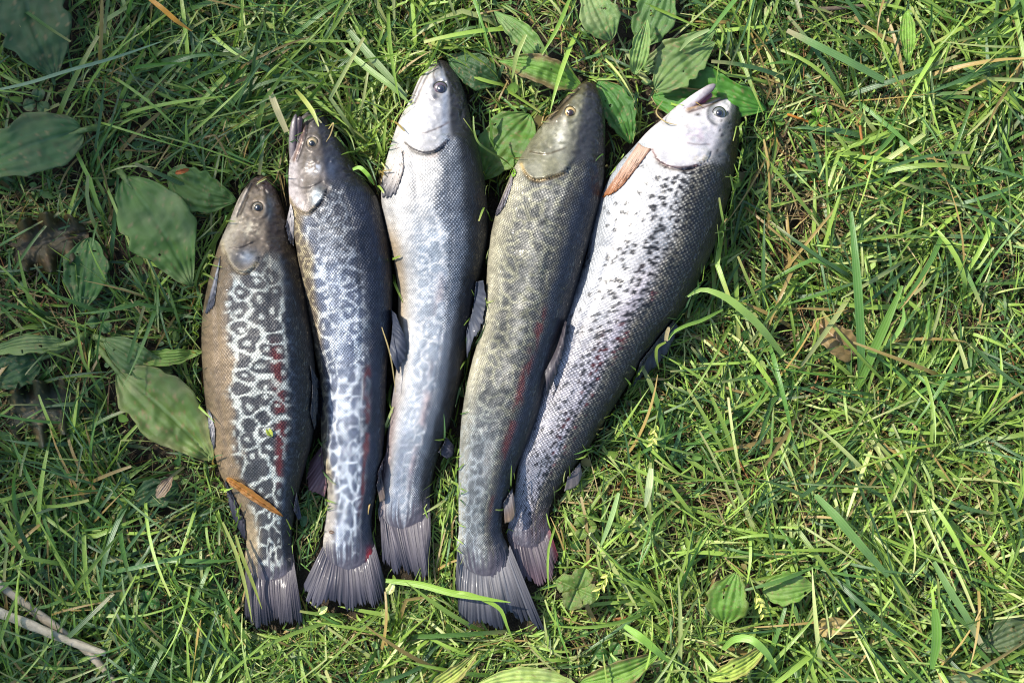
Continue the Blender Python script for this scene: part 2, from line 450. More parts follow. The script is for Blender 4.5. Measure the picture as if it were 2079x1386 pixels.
NS, NTH = 450, 132
HC = 3.0; HR = np.full((900, 700), -1.0)          # top-surface height of the fish on a 3 px grid (margin 300 px)
def rest(px, py):
    i = np.clip(((np.asarray(px) + 300) / HC).astype(int), 0, 899); j = np.clip(((np.asarray(py) + 300) / HC).astype(int), 0, 699)
    return HR[i, j]
PIG = {1: 0.72, 2: 0.64, 3: 0.58, 4: 0.62, 5: 0.62}
def build_body(idx, colour, lines, steps, mat, root, sockets=()):
    F = FISH[idx]
    l, r, s, arc = stations(F, NS)
    c = (l + r) / 2; hv = (r - l) / 2
    hw = np.linalg.norm(hv, axis=1)
    ratio = np.interp(s, np.linspace(0, 1, len(F['ratio'])), F['ratio'])
    hz = hw * S * ratio * (0.10 + 0.90 * sstep(1.0, 0.80, s))
    hz_s = np.convolve(np.pad(hz, 20, mode='edge'), np.ones(41) / 41, 'valid')
    zc = F['zb'] + np.maximum(hz_s * 0.92, 0.004) + 0.004
    th = np.linspace(0, 2 * math.pi, NTH, endpoint=False)
    # more rings on the visible side
    th = th - 0.25 * np.sin(2 * th) * 0.0
    q = np.cos(th)[None, :]; sn = np.sin(th)[None, :]
    X = c[:, :1] + hv[:, :1] * q; Y = c[:, 1:] + hv[:, 1:] * q
    shp = np.sign(sn) * np.abs(sn) ** 0.9
    Z = zc[:, None] + hz[:, None] * shp
    W = hw.max()
    A = np.repeat(arc[:, None], NTH, 1)
    Bq = np.repeat((math.pi / 2 - np.where(th > 1.5 * math.pi, th - 2 * math.pi, th))[None, :], NS, 0)   # signed angle across, - left, + right
    B = Bq * W * 0.72
    Q = np.repeat(q, NS, 0); SS = np.repeat(s[:, None], NTH, 1)
    top = sstep(0.0, 0.3, np.repeat(sn, NS, 0))
    # sculpt
    for pts, amp, falloff, side in steps:                # a plate that ends in a lip along a line
        pts = smooth_line(pts, 24)
        d, sg, al = poly_dist(X, Y, pts)
        ins = (sg == side); ends = sstep(0, 0.12, al) * (1 - sstep(0.88, 1, al))
        ends = np.where((al <= 0) | (al >= 1), 0, ends)
        Z = Z + top * ends * np.where(ins, amp * np.exp(-d / falloff), -amp * 0.45 * np.exp(-(d / 3.0) ** 2))
    for pts, amp, wid in lines:
        d, sg, al = poly_dist(X, Y, smooth_line(pts, 20))
        Z = Z + top * amp * np.exp(-(d / wid) ** 2)
    for ex, ey, er in sockets:
        d = np.hypot(X - ex, Y - ey)
        Z = Z + top * (0.0011 * np.exp(-((d - er * 1.25) / (er * 0.35)) ** 2) - 0.0012 * sstep(er * 1.1, er * 0.6, d))
    hd_ = 1 - sstep(0.16, 0.24, SS)
    Z = Z + top * hd_ * (np.abs(fbm(X / 13, Y / 13, idx + 50, 3) - 0.5) - 0.12) * 0.0034
    Z = Z + top * ((fbm(X / 26, Y / 26, idx, 3) - 0.5) * 0.0024 + (fbm(X / 7, Y / 7, idx + 4, 2) - 0.5) * 0.0007)
    Z = Z + top * (fbm(X / 80, Y / 120, idx + 20, 2) - 0.5) * 0.0065 * sstep(0, 0.1, SS) * sstep(1.0, 0.85, SS)
    lat = c + hv * (0.24 + 0.05 * np.sin(s * 5))[:, None]
    dl, _, al = poly_dist(X, Y, lat[int(NS * 0.24):int(NS * 0.96):14])
    Z = Z - top * 0.0006 * np.exp(-(dl / 2.2) ** 2)
    col, scaly, dotty = colour(X, Y, SS, Q, A, B)
    col = mixc(col, col * 0.45, np.exp(-(dl / 1.6) ** 2) * 0.45 * (fbm(A / 5, B * 0, 3, 2) > 0.45))
    rag_ = SS + 0.050 * (fbm(B / 4, A / 60, idx + 2, 2) - 0.5) * 2
    fade = sstep(0.93, 0.985, rag_)
    col = mixc(col, lin(92, 88, 98) * (0.6 + 0.8 * fbm(B / 4, A / 60, idx + 5, 2))[..., None], fade * 0.95)
    scaly = scaly * (1 - fade)
    slit = np.array(GILL[idx][1:6], float) + np.array([1.5, 5.0])
    d_, _, al_ = poly_dist(X, Y, smooth_line(slit, 30))
    g_ = np.exp(-(d_ / 2.4) ** 2) * sstep(0, 0.15, al_) * sstep(1.0, 0.85, al_)
    col = mixc(col, lin(40, 28, 28), g_ * 0.75)
    Z = Z - top * 0.0014 * g_
    col = np.clip(col * PIG[idx], 0.004, 0.9)
    up_ = np.repeat(sn, NS, 0) > -0.02
    for ox in (0, 1.5):
        for oy in (0, 1.5):
            np.maximum.at(HR, (((X[up_] + 300 + ox) / HC).astype(int), ((Y[up_] + 300 + oy) / HC).astype(int)), Z[up_])
    x, y, z = at(X, Y, Z)
    V = np.stack([x, y, z], -1).reshape(-1, 3)
    faces = grid_faces(NS, NTH, 0, True)
    caps = [np.arange(NTH)[None, ::-1].copy(), (np.arange(NTH)[None, :] + (NS - 1) * NTH)]
    ku = np.cumsum(np.concatenate([[0], np.diff(arc)]) * np.clip(W / (0.35 * W + 0.65 * hw), 0.8, 1.6))
    U = np.repeat(ku[:, None], NTH, 1) * S
    uv = np.stack([U, Bq * ((0.45 * W + 0.55 * hw) * 0.9)[:, None] * S], -1).reshape(-1, 2)
    body = mesh_obj('body', V, [faces] + caps, mat, col.reshape(-1, 3), uv, root, True,
                    {'scaly': scaly.ravel(), 'dotty': dotty.ravel()})
    def surf(px, py):
        i = np.argmin(((X - px) ** 2 + (Y - py) ** 2 + np.where(np.repeat(sn, NS, 0) > 0.02, 0, 1e6)))
        return float(Z.ravel()[i])
    return body, surf

def fin(name, rootline, tipline, zr, zt, colour, parent, nu=56, nv=22, ragged=0.06, bulge=0.0, rays=16, seed=0, thick=0.0009, drape=True):
    a = smooth_line(rootline, nu); b = smooth_line(tipline, nu)
    r = np.random.default_rng(seed)
    u = np.linspace(0, 1, nu); v = np.linspace(0, 1, nv)
    rag = 1 - ragged * (vnoise(u * rays * 0.45, u * 0, seed) ** 1.5) * 1.3 - ragged * 1.1 * np.maximum(vnoise(u * rays * 2.3, u * 0 + 4, seed) - 0.30, 0) ** 1.0 * 1.6
    vv = v[None, :] * rag[:, None]
    P = a[:, None, :] * (1 - vv[..., None]) + b[:, None, :] * vv[..., None]
    wav = (vnoise(u[:, None] * rays * 0.5 + 0 * vv, vv * 1.5, seed + 3) - 0.5)
    P[..., 0] += wav * 3.0 * vv
    zr_ = np.interp(u, np.linspace(0, 1, len(np.atleast_1d(zr))), np.atleast_1d(zr))[:, None]
    zt_ = np.interp(u, np.linspace(0, 1, len(np.atleast_1d(zt))), np.atleast_1d(zt))[:, None]
    Z = zr_ * (1 - v) + zt_ * v + bulge * np.sin(np.pi * v)[None, :]
    uw = u + 0.35 / rays * (vnoise(u * rays * 0.7, u * 0, seed + 7) - 0.5) * 4
    ray = np.cos(uw * rays * 2 * np.pi)[:, None] * (0.4 + 0.6 * v) * 0.00010 * (0.4 + 1.2 * vnoise(u * rays * 0.6, u * 0, seed + 9))[:, None]
    ray = ray + (vnoise(u[:, None] * rays * 1.7, vv * 1.2, seed + 5) - 0.5) * 0.0007
    Zt = Z + ray
    if drape: Zt = np.maximum(Zt, rest(P[..., 0], P[..., 1]) + 0.0010 + ray * 0.6)
    c = colour(u[:, None] + 0 * vv, vv + 0 * u[:, None], ray)
    x, y, z = at(P[..., 0], P[..., 1], Zt); x2, y2, z2 = at(P[..., 0], P[..., 1], Zt - thick * (1 - 0.6 * v)[None, :])
    V = np.concatenate([np.stack([x, y, z], -1).reshape(-1, 3), np.stack([x2, y2, z2], -1).reshape(-1, 3)])
    n = nu * nv
    f = [grid_faces(nu, nv), grid_faces(nu, nv, n)[:, ::-1]]
    e = lambda ids: np.stack([ids[:-1], ids[1:], ids[1:] + n, ids[:-1] + n], -1)
    ids = np.arange(n).reshape(nu, nv)
    f += [e(ids[:, 0]), e(ids[:, -1])[:, ::-1], e(ids[0, :])[:, ::-1], e(ids[-1, :])]
    uv = np.stack([u[:, None] + 0 * vv, vv], -1).reshape(-1, 2)
    return mesh_obj(name, V, np.concatenate(f), M_FIN, np.concatenate([c.reshape(-1, 3)] * 2), np.concatenate([uv] * 2), parent)

def eye(px, py, rad, z, iris, ring, pupil_r, parent, dx=0.0, dy=0.0, pupil=(8, 9, 14)):
    """flattened eyeball with coloured iris; the pupil is a sub-part"""
    def dome(name, rr, h, zc, colf, par, cx, cy, nr=18, na=40):
        t = np.linspace(0, 1, nr)[:, None]; an = np.linspace(0, 2 * math.pi, na, endpoint=False)[None, :]
        R = rr * np.sin(t * math.pi); Zz = zc + h * np.cos(t * math.pi) + 0 * an
        X = cx + R * np.cos(an); Y = cy + R * np.sin(an)
        cc = colf(np.where(t > 0.5, rr, R) / rr + 0 * an, an + 0 * t)
        x, y, z_ = at(X, Y, Zz)
        return mesh_obj(name, np.stack([x, y, z_], -1).reshape(-1, 3), grid_faces(nr, na, 0, True), M_EYE, cc.reshape(-1, 3), parent=par)
    def ic(rn, an):
        c = np.tile(lin(*iris), rn.shape + (1,)) * (0.75 + 0.5 * vnoise(rn * 5, an * 3, int(px)))[..., None]
        c = mixc(c, lin(*ring), np.exp(-((rn - pupil_r / rad * 1.12) / 0.09) ** 2) * 0.7 * (0.4 + vnoise(an * 2, rn * 2, int(py))))
        c = mixc(c, lin(22, 20, 22), sstep(0.74, 0.95, rn))
        return c * 0.75
    rad *= 0.9; pupil_r *= 0.95
    e = dome('eye', rad, rad * S * 0.62, z - rad * S * 0.18, ic, parent, px, py)
    dome('pupil', pupil_r, pupil_r * S * 0.7, z + rad * S * 0.36, lambda rn, an: np.tile(lin(*pupil), rn.shape + (1,)), e, px + dx, py + dy, 12, 28)
    return e

def jaw(name, pts, widths, zs, hr, colf, parent, n=40, m=28):
    """a tapering rounded bar of flesh along pts (photo pixels)"""
    p = smooth_line(pts, n)
    w = np.interp(np.linspace(0, 1, n), np.linspace(0, 1, len(widths)), widths); zz = np.interp(np.linspace(0, 1, n), np.linspace(0, 1, len(zs)), zs)
    d = np.gradient(p, axis=0); d /= np.linalg.norm(d, axis=1)[:, None]
    nx = np.stack([-d[:, 1], d[:, 0]], -1)
    endr = np.sqrt(np.clip(1 - (np.clip((np.linspace(0, 1, n) - 0.86) / 0.14, 0, 1)) ** 2, 0.0, 1)); w = w * endr
    th = np.linspace(0, 2 * math.pi, m, endpoint=False)[None, :]
    X = p[:, :1] + nx[:, :1] * w[:, None] * np.cos(th); Y = p[:, 1:] + nx[:, 1:] * w[:, None] * np.cos(th)
    Z = zz[:, None] + (w * S * hr)[:, None] * np.sin(th)
    c = grain(colf(np.linspace(0, 1, n)[:, None] + 0 * th, np.cos(th) + 0 * X), X, Y, 40, 0.6, 1.05)
    x, y, z = at(X, Y, Z)
    return mesh_obj(name, np.stack([x, y, z], -1).reshape(-1, 3), grid_faces(n, m, 0, True), M_FLESH, c.reshape(-1, 3), parent=parent)

def finc(base, tipc, rayc, edge=None):
    base, tipc, rayc = lin(*base), lin(*tipc), lin(*rayc)
    def f(u, v, ray):
        c = mixc(np.tile(base, u.shape + (1,)), tipc, sstep(0.2, 1.0, v))
        c = mixc(c, rayc, np.clip(ray / 0.0007, 0, 1) * 0.5)
        n = fbm(u * 26 + v * 0.8, v * 1.3, 5, 3)
        c = c * (0.55 + 0.9 * n)[..., None]
        if edge is not None: c = mixc(c, lin(*edge[0]), sstep(edge[1], edge[2], u) * 0.9)
        return c
    return f

# ------------------------------------------------------------------ fish colouring (pigment, with some highlight and shadow painted in; q: -1 belly side .. +1 back)
def base_fields(X, Y, seed):
    return fbm(X / 34, Y / 60, seed, 4), fbm(X / 9, Y / 9, seed + 8, 3)

def head_mask(X, Y, gill, soft=7):
    """1 in front of the gill opening (towards the snout)"""
    d, sg, al = poly_dist(X, Y, smooth_line(gill, 30))
    return 1 - sstep(-soft, soft, np.where(sg > 0, d, -d) + (fbm(X / 8, Y / 8, 77, 2) - 0.5) * 9)

def line_paint(c, X, Y, pts, col, w, amt):
    d, sg, al = poly_dist(X, Y, smooth_line(pts, 20))
    return mixc(c, lin(*col), amt * np.exp(-(d / w) ** 2))

GILL = {1: [(440, 470), (453, 499), (466, 533), (487, 551), (504, 548), (520, 533), (545, 512), (575, 520), (625, 560)],
        2: [(570, 380), (588, 405), (606, 425), (624, 432), (640, 419), (658, 398), (680, 372), (715, 372), (780, 400)],
        3: [(800, 262), (822, 288), (841, 303), (870, 309), (890, 301), (908, 287), (925, 280), (955, 285), (1000, 300)],
        4: [(1035, 318), (1061, 339), (1072, 356), (1087, 363), (1121, 356), (1145, 349), (1165, 335), (1190, 328), (1240, 345)],
        5: [(1295, 285), (1324, 304), (1336, 325), (1359, 337), (1388, 340), (1417, 335), (1440, 330), (1470, 335), (1520, 345)]}
# image travel left->right, the body lies on the + side (below)

def warp(A, B, seed, k=12.0):
    return A + k * (fbm(A / 28, B / 28, seed, 3) - .5) * 2, B + k * (fbm(A / 28, B / 28, seed + 6, 3) - .5) * 2

def network(A, B, sp, seed, width, hole, holes, k=12.0):
    """pale net with dark rings: 1 on the net and in the ring centres"""
    a, b = warp(A, B, seed + 2, k)
    a = a + (fbm(A / 9, B / 9, seed + 15, 2) - .5) * 6; b = b + (fbm(A / 9, B / 9, seed + 17, 2) - .5) * 6
    f1, f2, other, ident = cells(a, b, sp[0], sp[1], seed)
    wv = width * (0.6 + 0.8 * fbm(A / 20, B / 20, seed + 9, 2))
    net = np.maximum(sstep(wv, wv * 0.35, other - f1), sstep(17, 23, f1 + 5 * (fbm(A / 11, B / 11, seed + 12, 2) - .5)) * sstep(18, 8, other - f1))
    hl = sstep(hole, hole * 0.4, f1 + 4 * (fbm(A / 7, B / 7, seed + 4, 2) - .5)) * (np.random.default_rng(seed + 1).random(20000)[ident] < holes / 7)
    return np.clip(np.maximum(net, hl), 0, 1)

def grain(c, X, Y, seed, lo=0.72, hi=1.28):
    g = 0.5 * fbm(X / 22, Y / 30, seed, 3) + 0.5 * fbm(X / 5, Y / 5, seed + 3, 2)
    return c * (lo + (hi - lo) * sstep(0.25, 0.75, g))[..., None]

def col1(X, Y, s, q, A, B):
    n, f = base_fields(X, Y, 1)
    o1 = np.ones(q.shape + (1,))
    belly, back = lin(136, 116, 90), lin(22, 28, 40)
    pat = network(A, B, (33, 28), 21, 8.0, 8.5, 4.5, 8)
    flank = mixc(lin(72, 71, 71) * o1, lin(200, 203, 192), pat)
    c = mixc(belly * o1, flank, sstep(-0.62, -0.40, q + (n - .5) * 0.5))
    c = mixc(c, lin(196, 176, 138), sstep(0.75, 0.9, s) * sstep(-0.2, -0.6, q) * 0.5)
    c = mixc(c, mixc(back * o1, lin(60, 72, 88), pat * 0.55), sstep(0.40, 0.60, q + (n - .5) * 0.22))
    c = mixc(c, lin(16, 17, 20), sstep(0.56, 0.82, q) * 0.85)
    red = np.exp(-((q - 0.34 - 0.25 * (s - 0.5)) / 0.085) ** 2) * sstep(0.38, 0.45, s) * (1 - sstep(0.66, 0.8, s)) * (1 - pat * 0.8)
    c = mixc(c, lin(98, 22, 20), np.clip(red * 1.6 * sstep(0.30, 0.5, fbm(X / 9, Y / 16, 29, 3)), 0, 0.85))
    front = (1 - sstep(0.22, 0.36, s)) * sstep(-0.1, 0.3, q)
    c = mixc(c, lin(60, 56, 50), front * 0.7 * sstep(0.75, 0.5, q))
    c = mixc(c, lin(18, 19, 22), sstep(0.55, 0.85, q) * 0.85)
    h = head_mask(X, Y, GILL[1])
    hc = mixc(lin(122, 108, 92) * o1, lin(206, 192, 168), sstep(-0.40, -0.85, q) * 0.75)
    hc = mixc(hc, lin(240, 226, 196), np.exp(-(((X - 508) / 15) ** 2 + ((Y - 466) / 14) ** 2)) * 0.85 * sstep(0.3, 0.55, f))
    hc = mixc(hc, lin(128, 138, 150), np.exp(-(((X - 502) / 20) ** 2 + ((Y - 522) / 15) ** 2)) * 0.9)
    hc = mixc(hc, lin(44, 36, 32), sstep(0.12, 0.42, q + (n - .5) * 0.2) * 0.95)
    hc = mixc(hc, lin(58, 42, 40), sstep(398, 366, Y) * 0.85)
    hc = mixc(hc, lin(70, 84, 98), np.exp(-(((X - 545) / 9) ** 2 + ((Y - 425) / 22) ** 2)) * 0.6)
    c = mixc(c, hc, h)
    c = line_paint(c, X, Y, [(450, 490), (456, 512), (468, 536), (487, 553), (504, 550), (520, 535)], (224, 204, 164), 4, 0.8)
    for pts in ([(512, 374), (497, 405), (482, 440)], [(506, 372), (488, 406), (476, 434)], [(504, 398), (494, 424), (488, 436)]):
        c = line_paint(c, X, Y, pts, (34, 24, 26), 2.4, 0.85)
    c = line_paint(c, X, Y, [(501, 385), (486, 414), (470, 446)], (216, 200, 182), 3.0, 0.7)
    c = line_paint(c, X, Y, [(466, 503), (495, 500), (516, 490)], (60, 48, 40), 1.8, 0.6)
    c = line_paint(c, X, Y, [(492, 508), (495, 520), (493, 532)], (70, 72, 76), 1.8, 0.6)
    c = line_paint(c, X, Y, [(510, 512), (520, 510), (518, 502)], (54, 56, 62), 2.0, 0.6)
    return grain(c, X, Y, 1), (1 - head_mask(X, Y, GILL[1], 20)) * sstep(0.0, 0.05, s), (sstep(-0.75, -0.3, q) * 0.8 + 0.2) * (1 - 0.75 * sstep(0.45, 0.65, q))

def col2(X, Y, s, q, A, B):
    n, f = base_fields(X, Y, 2)
    o1 = np.ones(q.shape + (1,))
    pat = network(A, B, (27, 22), 44, 10.0, 8, 2.2, 10)
    wl = np.exp(-((q + 0.30 - 0.10 * np.sin(A / 21) - 0.10 * (n - .5)) / 0.11) ** 2) * sstep(0.34, 0.48, s)
    wr = np.exp(-((q - 0.20 - 0.09 * np.sin(A / 15 + 1) - 0.12 * (f - .5)) / 0.07) ** 2) * sstep(0.40, 0.52, s)
    pat = np.clip(np.maximum(pat * 0.92, np.maximum(wl * sstep(0.35, 0.6, f) * 0.8, wr * 0.8 * sstep(0.35, 0.6, f))), 0, 1)
    front = 1 - sstep(0.26, 0.46, s + (n - .5) * 0.15 - 0.12 * q)
    light = mixc(lin(218, 224, 228) * o1, lin(142, 148, 156), front * 0.85)
    dark = mixc(lin(106, 114, 132) * o1, lin(54, 58, 68), front)
    c = mixc(dark, light, pat * (1 - 0.45 * front))
    sh = np.exp(-((q + 0.28) / 0.22) ** 2) * sstep(0.2, 0.3, s)
    c = mixc(c, lin(214, 222, 234), sh * 0.25 * (0.3 + n))
    c = mixc(c, mixc(lin(120, 104, 78) * o1, lin(188, 168, 118), pat), sstep(-0.64, -0.88, q + (n - .5) * 0.3) * 0.85)
    c = mixc(c, lin(200, 190, 176), sstep(-0.40, -0.75, q) * sstep(0.76, 0.88, s) * 0.85)
    c = mixc(c, lin(52, 56, 66), sstep(0.22, 0.40, q + (n - .5) * 0.2) * 0.7)
    c = mixc(c, lin(26, 34, 52), sstep(0.40, 0.58, q + (n - .5) * 0.2 + 0.15 * front) * 0.95)
    c = mixc(c, lin(14, 16, 22), sstep(0.75, 0.95, q) * 0.85)
    red = np.exp(-((q - 0.42) / 0.08) ** 2) * sstep(0.5, 0.57, s) * (1 - sstep(0.8, 0.92, s)) * (0.35 + 0.9 * sstep(0.35, 0.6, f))
    c = mixc(c, lin(96, 28, 28), np.clip(red * 1.7 * sstep(0.38, 0.58, fbm(X / 9, Y / 24, 23, 3)), 0, 0.8))
    h = head_mask(X, Y, GILL[2])
    hc = mixc(lin(116, 106, 98) * o1, lin(216, 206, 206), sstep(-0.50, -0.95, q) * 0.8)
    hc = mixc(hc, lin(206, 214, 226), np.exp(-(((X - 638) / 13) ** 2 + ((Y - 338) / 12) ** 2)) * 0.85 * sstep(0.3, 0.55, f))
    hc = mixc(hc, lin(168, 184, 194), np.exp(-(((X - 645) / 12) ** 2 + ((Y - 402) / 20) ** 2)) * 0.8)
    hc = mixc(hc, lin(34, 36, 46), sstep(-0.04, 0.25, q + (n - .5) * 0.2) * 0.93)
    hc = mixc(hc, lin(62, 74, 96), np.exp(-(((X - 672) / 14) ** 2 + ((Y - 345) / 34) ** 2)) * 0.6)
    hc = mixc(hc, lin(18, 18, 22), sstep(0.5, 0.8, q) * 0.8)
    c = mixc(c, hc, h)
    c = line_paint(c, X, Y, [(586, 400), (594, 416), (608, 428), (624, 434), (640, 421)], (214, 188, 146), 3.5, 0.7)
    c = line_paint(c, X, Y, [(592, 370), (618, 382), (655, 367)], (62, 50, 42), 1.8, 0.55)
    c = line_paint(c, X, Y, [(620, 242), (612, 280), (597, 325)], (134, 100, 84), 4.5, 0.85)
    c = line_paint(c, X, Y, [(627, 245), (619, 285), (604, 328)], (26, 22, 24), 2.2, 0.8)
    c = line_paint(c, X, Y, [(644, 402), (652, 390), (650, 380)], (60, 66, 76), 1.8, 0.6)
    c = mixc(c, lin(170, 30, 34), np.exp(-(((X - 752) / 9) ** 2 + ((Y - 1130) / 16) ** 2)) * 0.8)
    return grain(c, X, Y, 2), (1 - head_mask(X, Y, GILL[2], 20)) * sstep(0, 0.05, s), 0.9 * (1 - 0.6 * sstep(0.5, 0.7, q))

def col3(X, Y, s, q, A, B):
    n, f = base_fields(X, Y, 3)
    o1 = np.ones(q.shape + (1,))
    pat = network(A, B, (23, 21), 63, 11, 9, 4, 7)
    c = lin(216, 212, 206) * o1
    mid = mixc(lin(172, 182, 192) * o1, lin(228, 230, 232), np.clip(pat + 0.5 * (n - .4), 0, 1))
    c = mixc(c, mid, sstep(-0.75, -0.35, q) * sstep(0.26, 0.42, s + 0.1 * (q + 0.4)) * 0.95)
    c = mixc(c, lin(190, 166, 130), sstep(-0.66, -0.95, q) * sstep(0.32, 0.4, s) * (1 - sstep(0.62, 0.72, s)) * 0.85)
    c = mixc(c, lin(206, 180, 176), np.exp(-((q - 0.10) / 0.13) ** 2) * sstep(0.4, 0.55, s) * 0.7 * sstep(0.35, 0.6, n))
    c = mixc(c, lin(164, 174, 190), np.exp(-((q + 0.4) / 0.25) ** 2) * sstep(0.68, 0.82, s) * 0.7)
    c = mixc(c, lin(140, 118, 116), sstep(-0.6, -0.9, q) * sstep(0.66, 0.76, s) * 0.8)
    dk = sstep(0.08, 0.36, q + (n - .5) * 0.3 + (f - .5) * 0.25 + 0.12 * sstep(0.5, 0.25, s))
    c = mixc(c, lin(96, 104, 116), dk * 0.9)
    c = mixc(c, lin(22, 23, 26), sstep(0.42, 0.66, q + (n - .5) * 0.2 + (f - .5) * 0.1) * 0.95)
    h = head_mask(X, Y, GILL[3])
    hc = mixc(lin(196, 194, 196) * o1, lin(240, 234, 228), sstep(-0.05, -0.5, q))
    hc = mixc(hc, lin(30, 30, 34), sstep(0.24, 0.46, q + (n - .5) * 0.15) * 0.96)
    hc = mixc(hc, lin(112, 128, 152), np.exp(-((q - 0.22) / 0.12) ** 2) * 0.65)
    hc = mixc(hc, lin(56, 50, 50), sstep(152, 128, Y) * 0.9)
    c = mixc(c, hc, h)
    c = line_paint(c, X, Y, [(822, 290), (841, 303), (870, 309), (890, 301), (905, 288)], (78, 62, 58), 2.4, 0.8)
    c = line_paint(c, X, Y, [(831, 250), (840, 262), (855, 269), (884, 262), (910, 249)], (116, 96, 86), 1.8, 0.55)
    for pts in ([(876, 140), (862, 165), (842, 210)], [(868, 138), (852, 168), (836, 206)], [(884, 136), (880, 152), (884, 165)]):
        c = line_paint(c, X, Y, pts, (96, 74, 68), 1.9, 0.7)
    c = line_paint(c, X, Y, [(884, 286), (892, 276), (902, 272), (898, 288)], (120, 128, 134), 1.8, 0.6)
    c = mixc(c, lin(26, 32, 52), np.exp(-(((X - 884) / 9) ** 2 + ((Y - 197) / 9) ** 2)) * 0.85)
    c = line_paint(c, X, Y, [(806, 300), (830, 318), (860, 324), (888, 314)], (210, 170, 150), 4, 0.3)
    return grain(c, X, Y, 3, 0.80, 1.18), (1 - head_mask(X, Y, GILL[3], 20)) * sstep(0, 0.05, s), np.clip(0.22 + 0.9 * dk, 0, 1) * (1 - 0.8 * sstep(0.55, 0.75, q))

def col4(X, Y, s, q, A, B):
    n, f = base_fields(X, Y, 4)
    o1 = np.ones(q.shape + (1,))
    lt = network(A, B, (25, 20), 85, 11, 8, 2, 9)
    c = mixc(lin(84, 84, 78) * o1, lin(160, 157, 128), lt * 0.62)
    c = mixc(c, lin(206, 198, 168), sstep(-0.50, -0.92, q) * 0.65)
    c = mixc(c, lin(192, 188, 176), np.exp(-((q + 0.05) / 0.24) ** 2) * 0.55 * sstep(0.35, 0.65, 0.5 * n + 0.5 * f))
    c = mixc(c, lin(178, 188, 196), sstep(0.58, 0.8, s) * sstep(0.40, -0.3, q) * 0.65 * (0.4 + lt * 0.6))
    c = mixc(c, lin(48, 46, 44), sstep(0.12, 0.42, q + (n - .5) * 0.35) * 0.78)
    c = mixc(c, lin(28, 36, 52), sstep(0.40, 0.60, q + (n - .5) * 0.2 + (f - .5) * 0.1) * 0.95)
    c = mixc(c, lin(16, 18, 22), sstep(0.78, 0.95, q) * 0.8)
    red = np.exp(-((q - 0.42) / 0.085) ** 2) * sstep(0.42, 0.5, s) * (1 - sstep(0.74, 0.92, s))
    c = mixc(c, lin(88, 26, 22), np.clip(red * 1.8 * sstep(0.40, 0.60, 0.3 * n + 0.7 * fbm(X / 12, Y / 30, 19, 3)), 0, 0.8))
    h = head_mask(X, Y, GILL[4])
    hc = mixc(lin(58, 59, 63) * o1, lin(146, 143, 122), sstep(0.22, -0.20, q + (n - .5) * 0.3 + (f - .5) * 0.2))
    hc = mixc(hc, lin(246, 240, 218), np.exp(-(((X - 1137) / 11) ** 2 + ((Y - 280) / 20) ** 2)) * 0.95 * sstep(0.25, 0.45, f))  # cheek highlight painted near white
    hc = mixc(hc, lin(236, 228, 206), np.exp(-(((X - 1146) / 5) ** 2 + ((Y - 248) / 22) ** 2)) * 0.8)
    hc = mixc(hc, lin(104, 80, 66), sstep(-0.45, -0.8, q) * sstep(268, 225, Y) * 0.8)
    hc = mixc(hc, lin(34, 34, 38), sstep(0.45, 0.85, q) * 0.85)
    hc = mixc(hc, lin(52, 44, 32), sstep(200, 172, Y) * 0.85)
    hc = mixc(hc, lin(90, 86, 46), sstep(0.48, 0.6, n) * sstep(0.0, -0.2, q) * 0.4)
    c = mixc(c, hc, h)
    c = line_paint(c, X, Y, [(1058, 333), (1066, 350), (1076, 361), (1090, 366), (1121, 359), (1145, 352)], (202, 172, 108), 3, 0.8)
    c = line_paint(c, X, Y, [(1075, 307), (1104, 313), (1133, 306), (1150, 299)], (92, 74, 44), 1.8, 0.6)
    c = line_paint(c, X, Y, [(1176, 182), (1150, 206), (1118, 242)], (26, 22, 20), 2.6, 0.85)
    c = line_paint(c, X, Y, [(1166, 182), (1138, 208), (1108, 246)], (150, 124, 104), 2.4, 0.6)
    c = line_paint(c, X, Y, [(1145, 349), (1154, 340), (1166, 322)], (30, 34, 40), 3.0, 0.7)
    return grain(c, X, Y, 4), (1 - head_mask(X, Y, GILL[4], 20)) * sstep(0, 0.05, s), np.clip(0.45 + 0.6 * sstep(-0.1, 0.3, q), 0, 1) * (1 - sstep(0.50, 0.66, q) * 0.8)

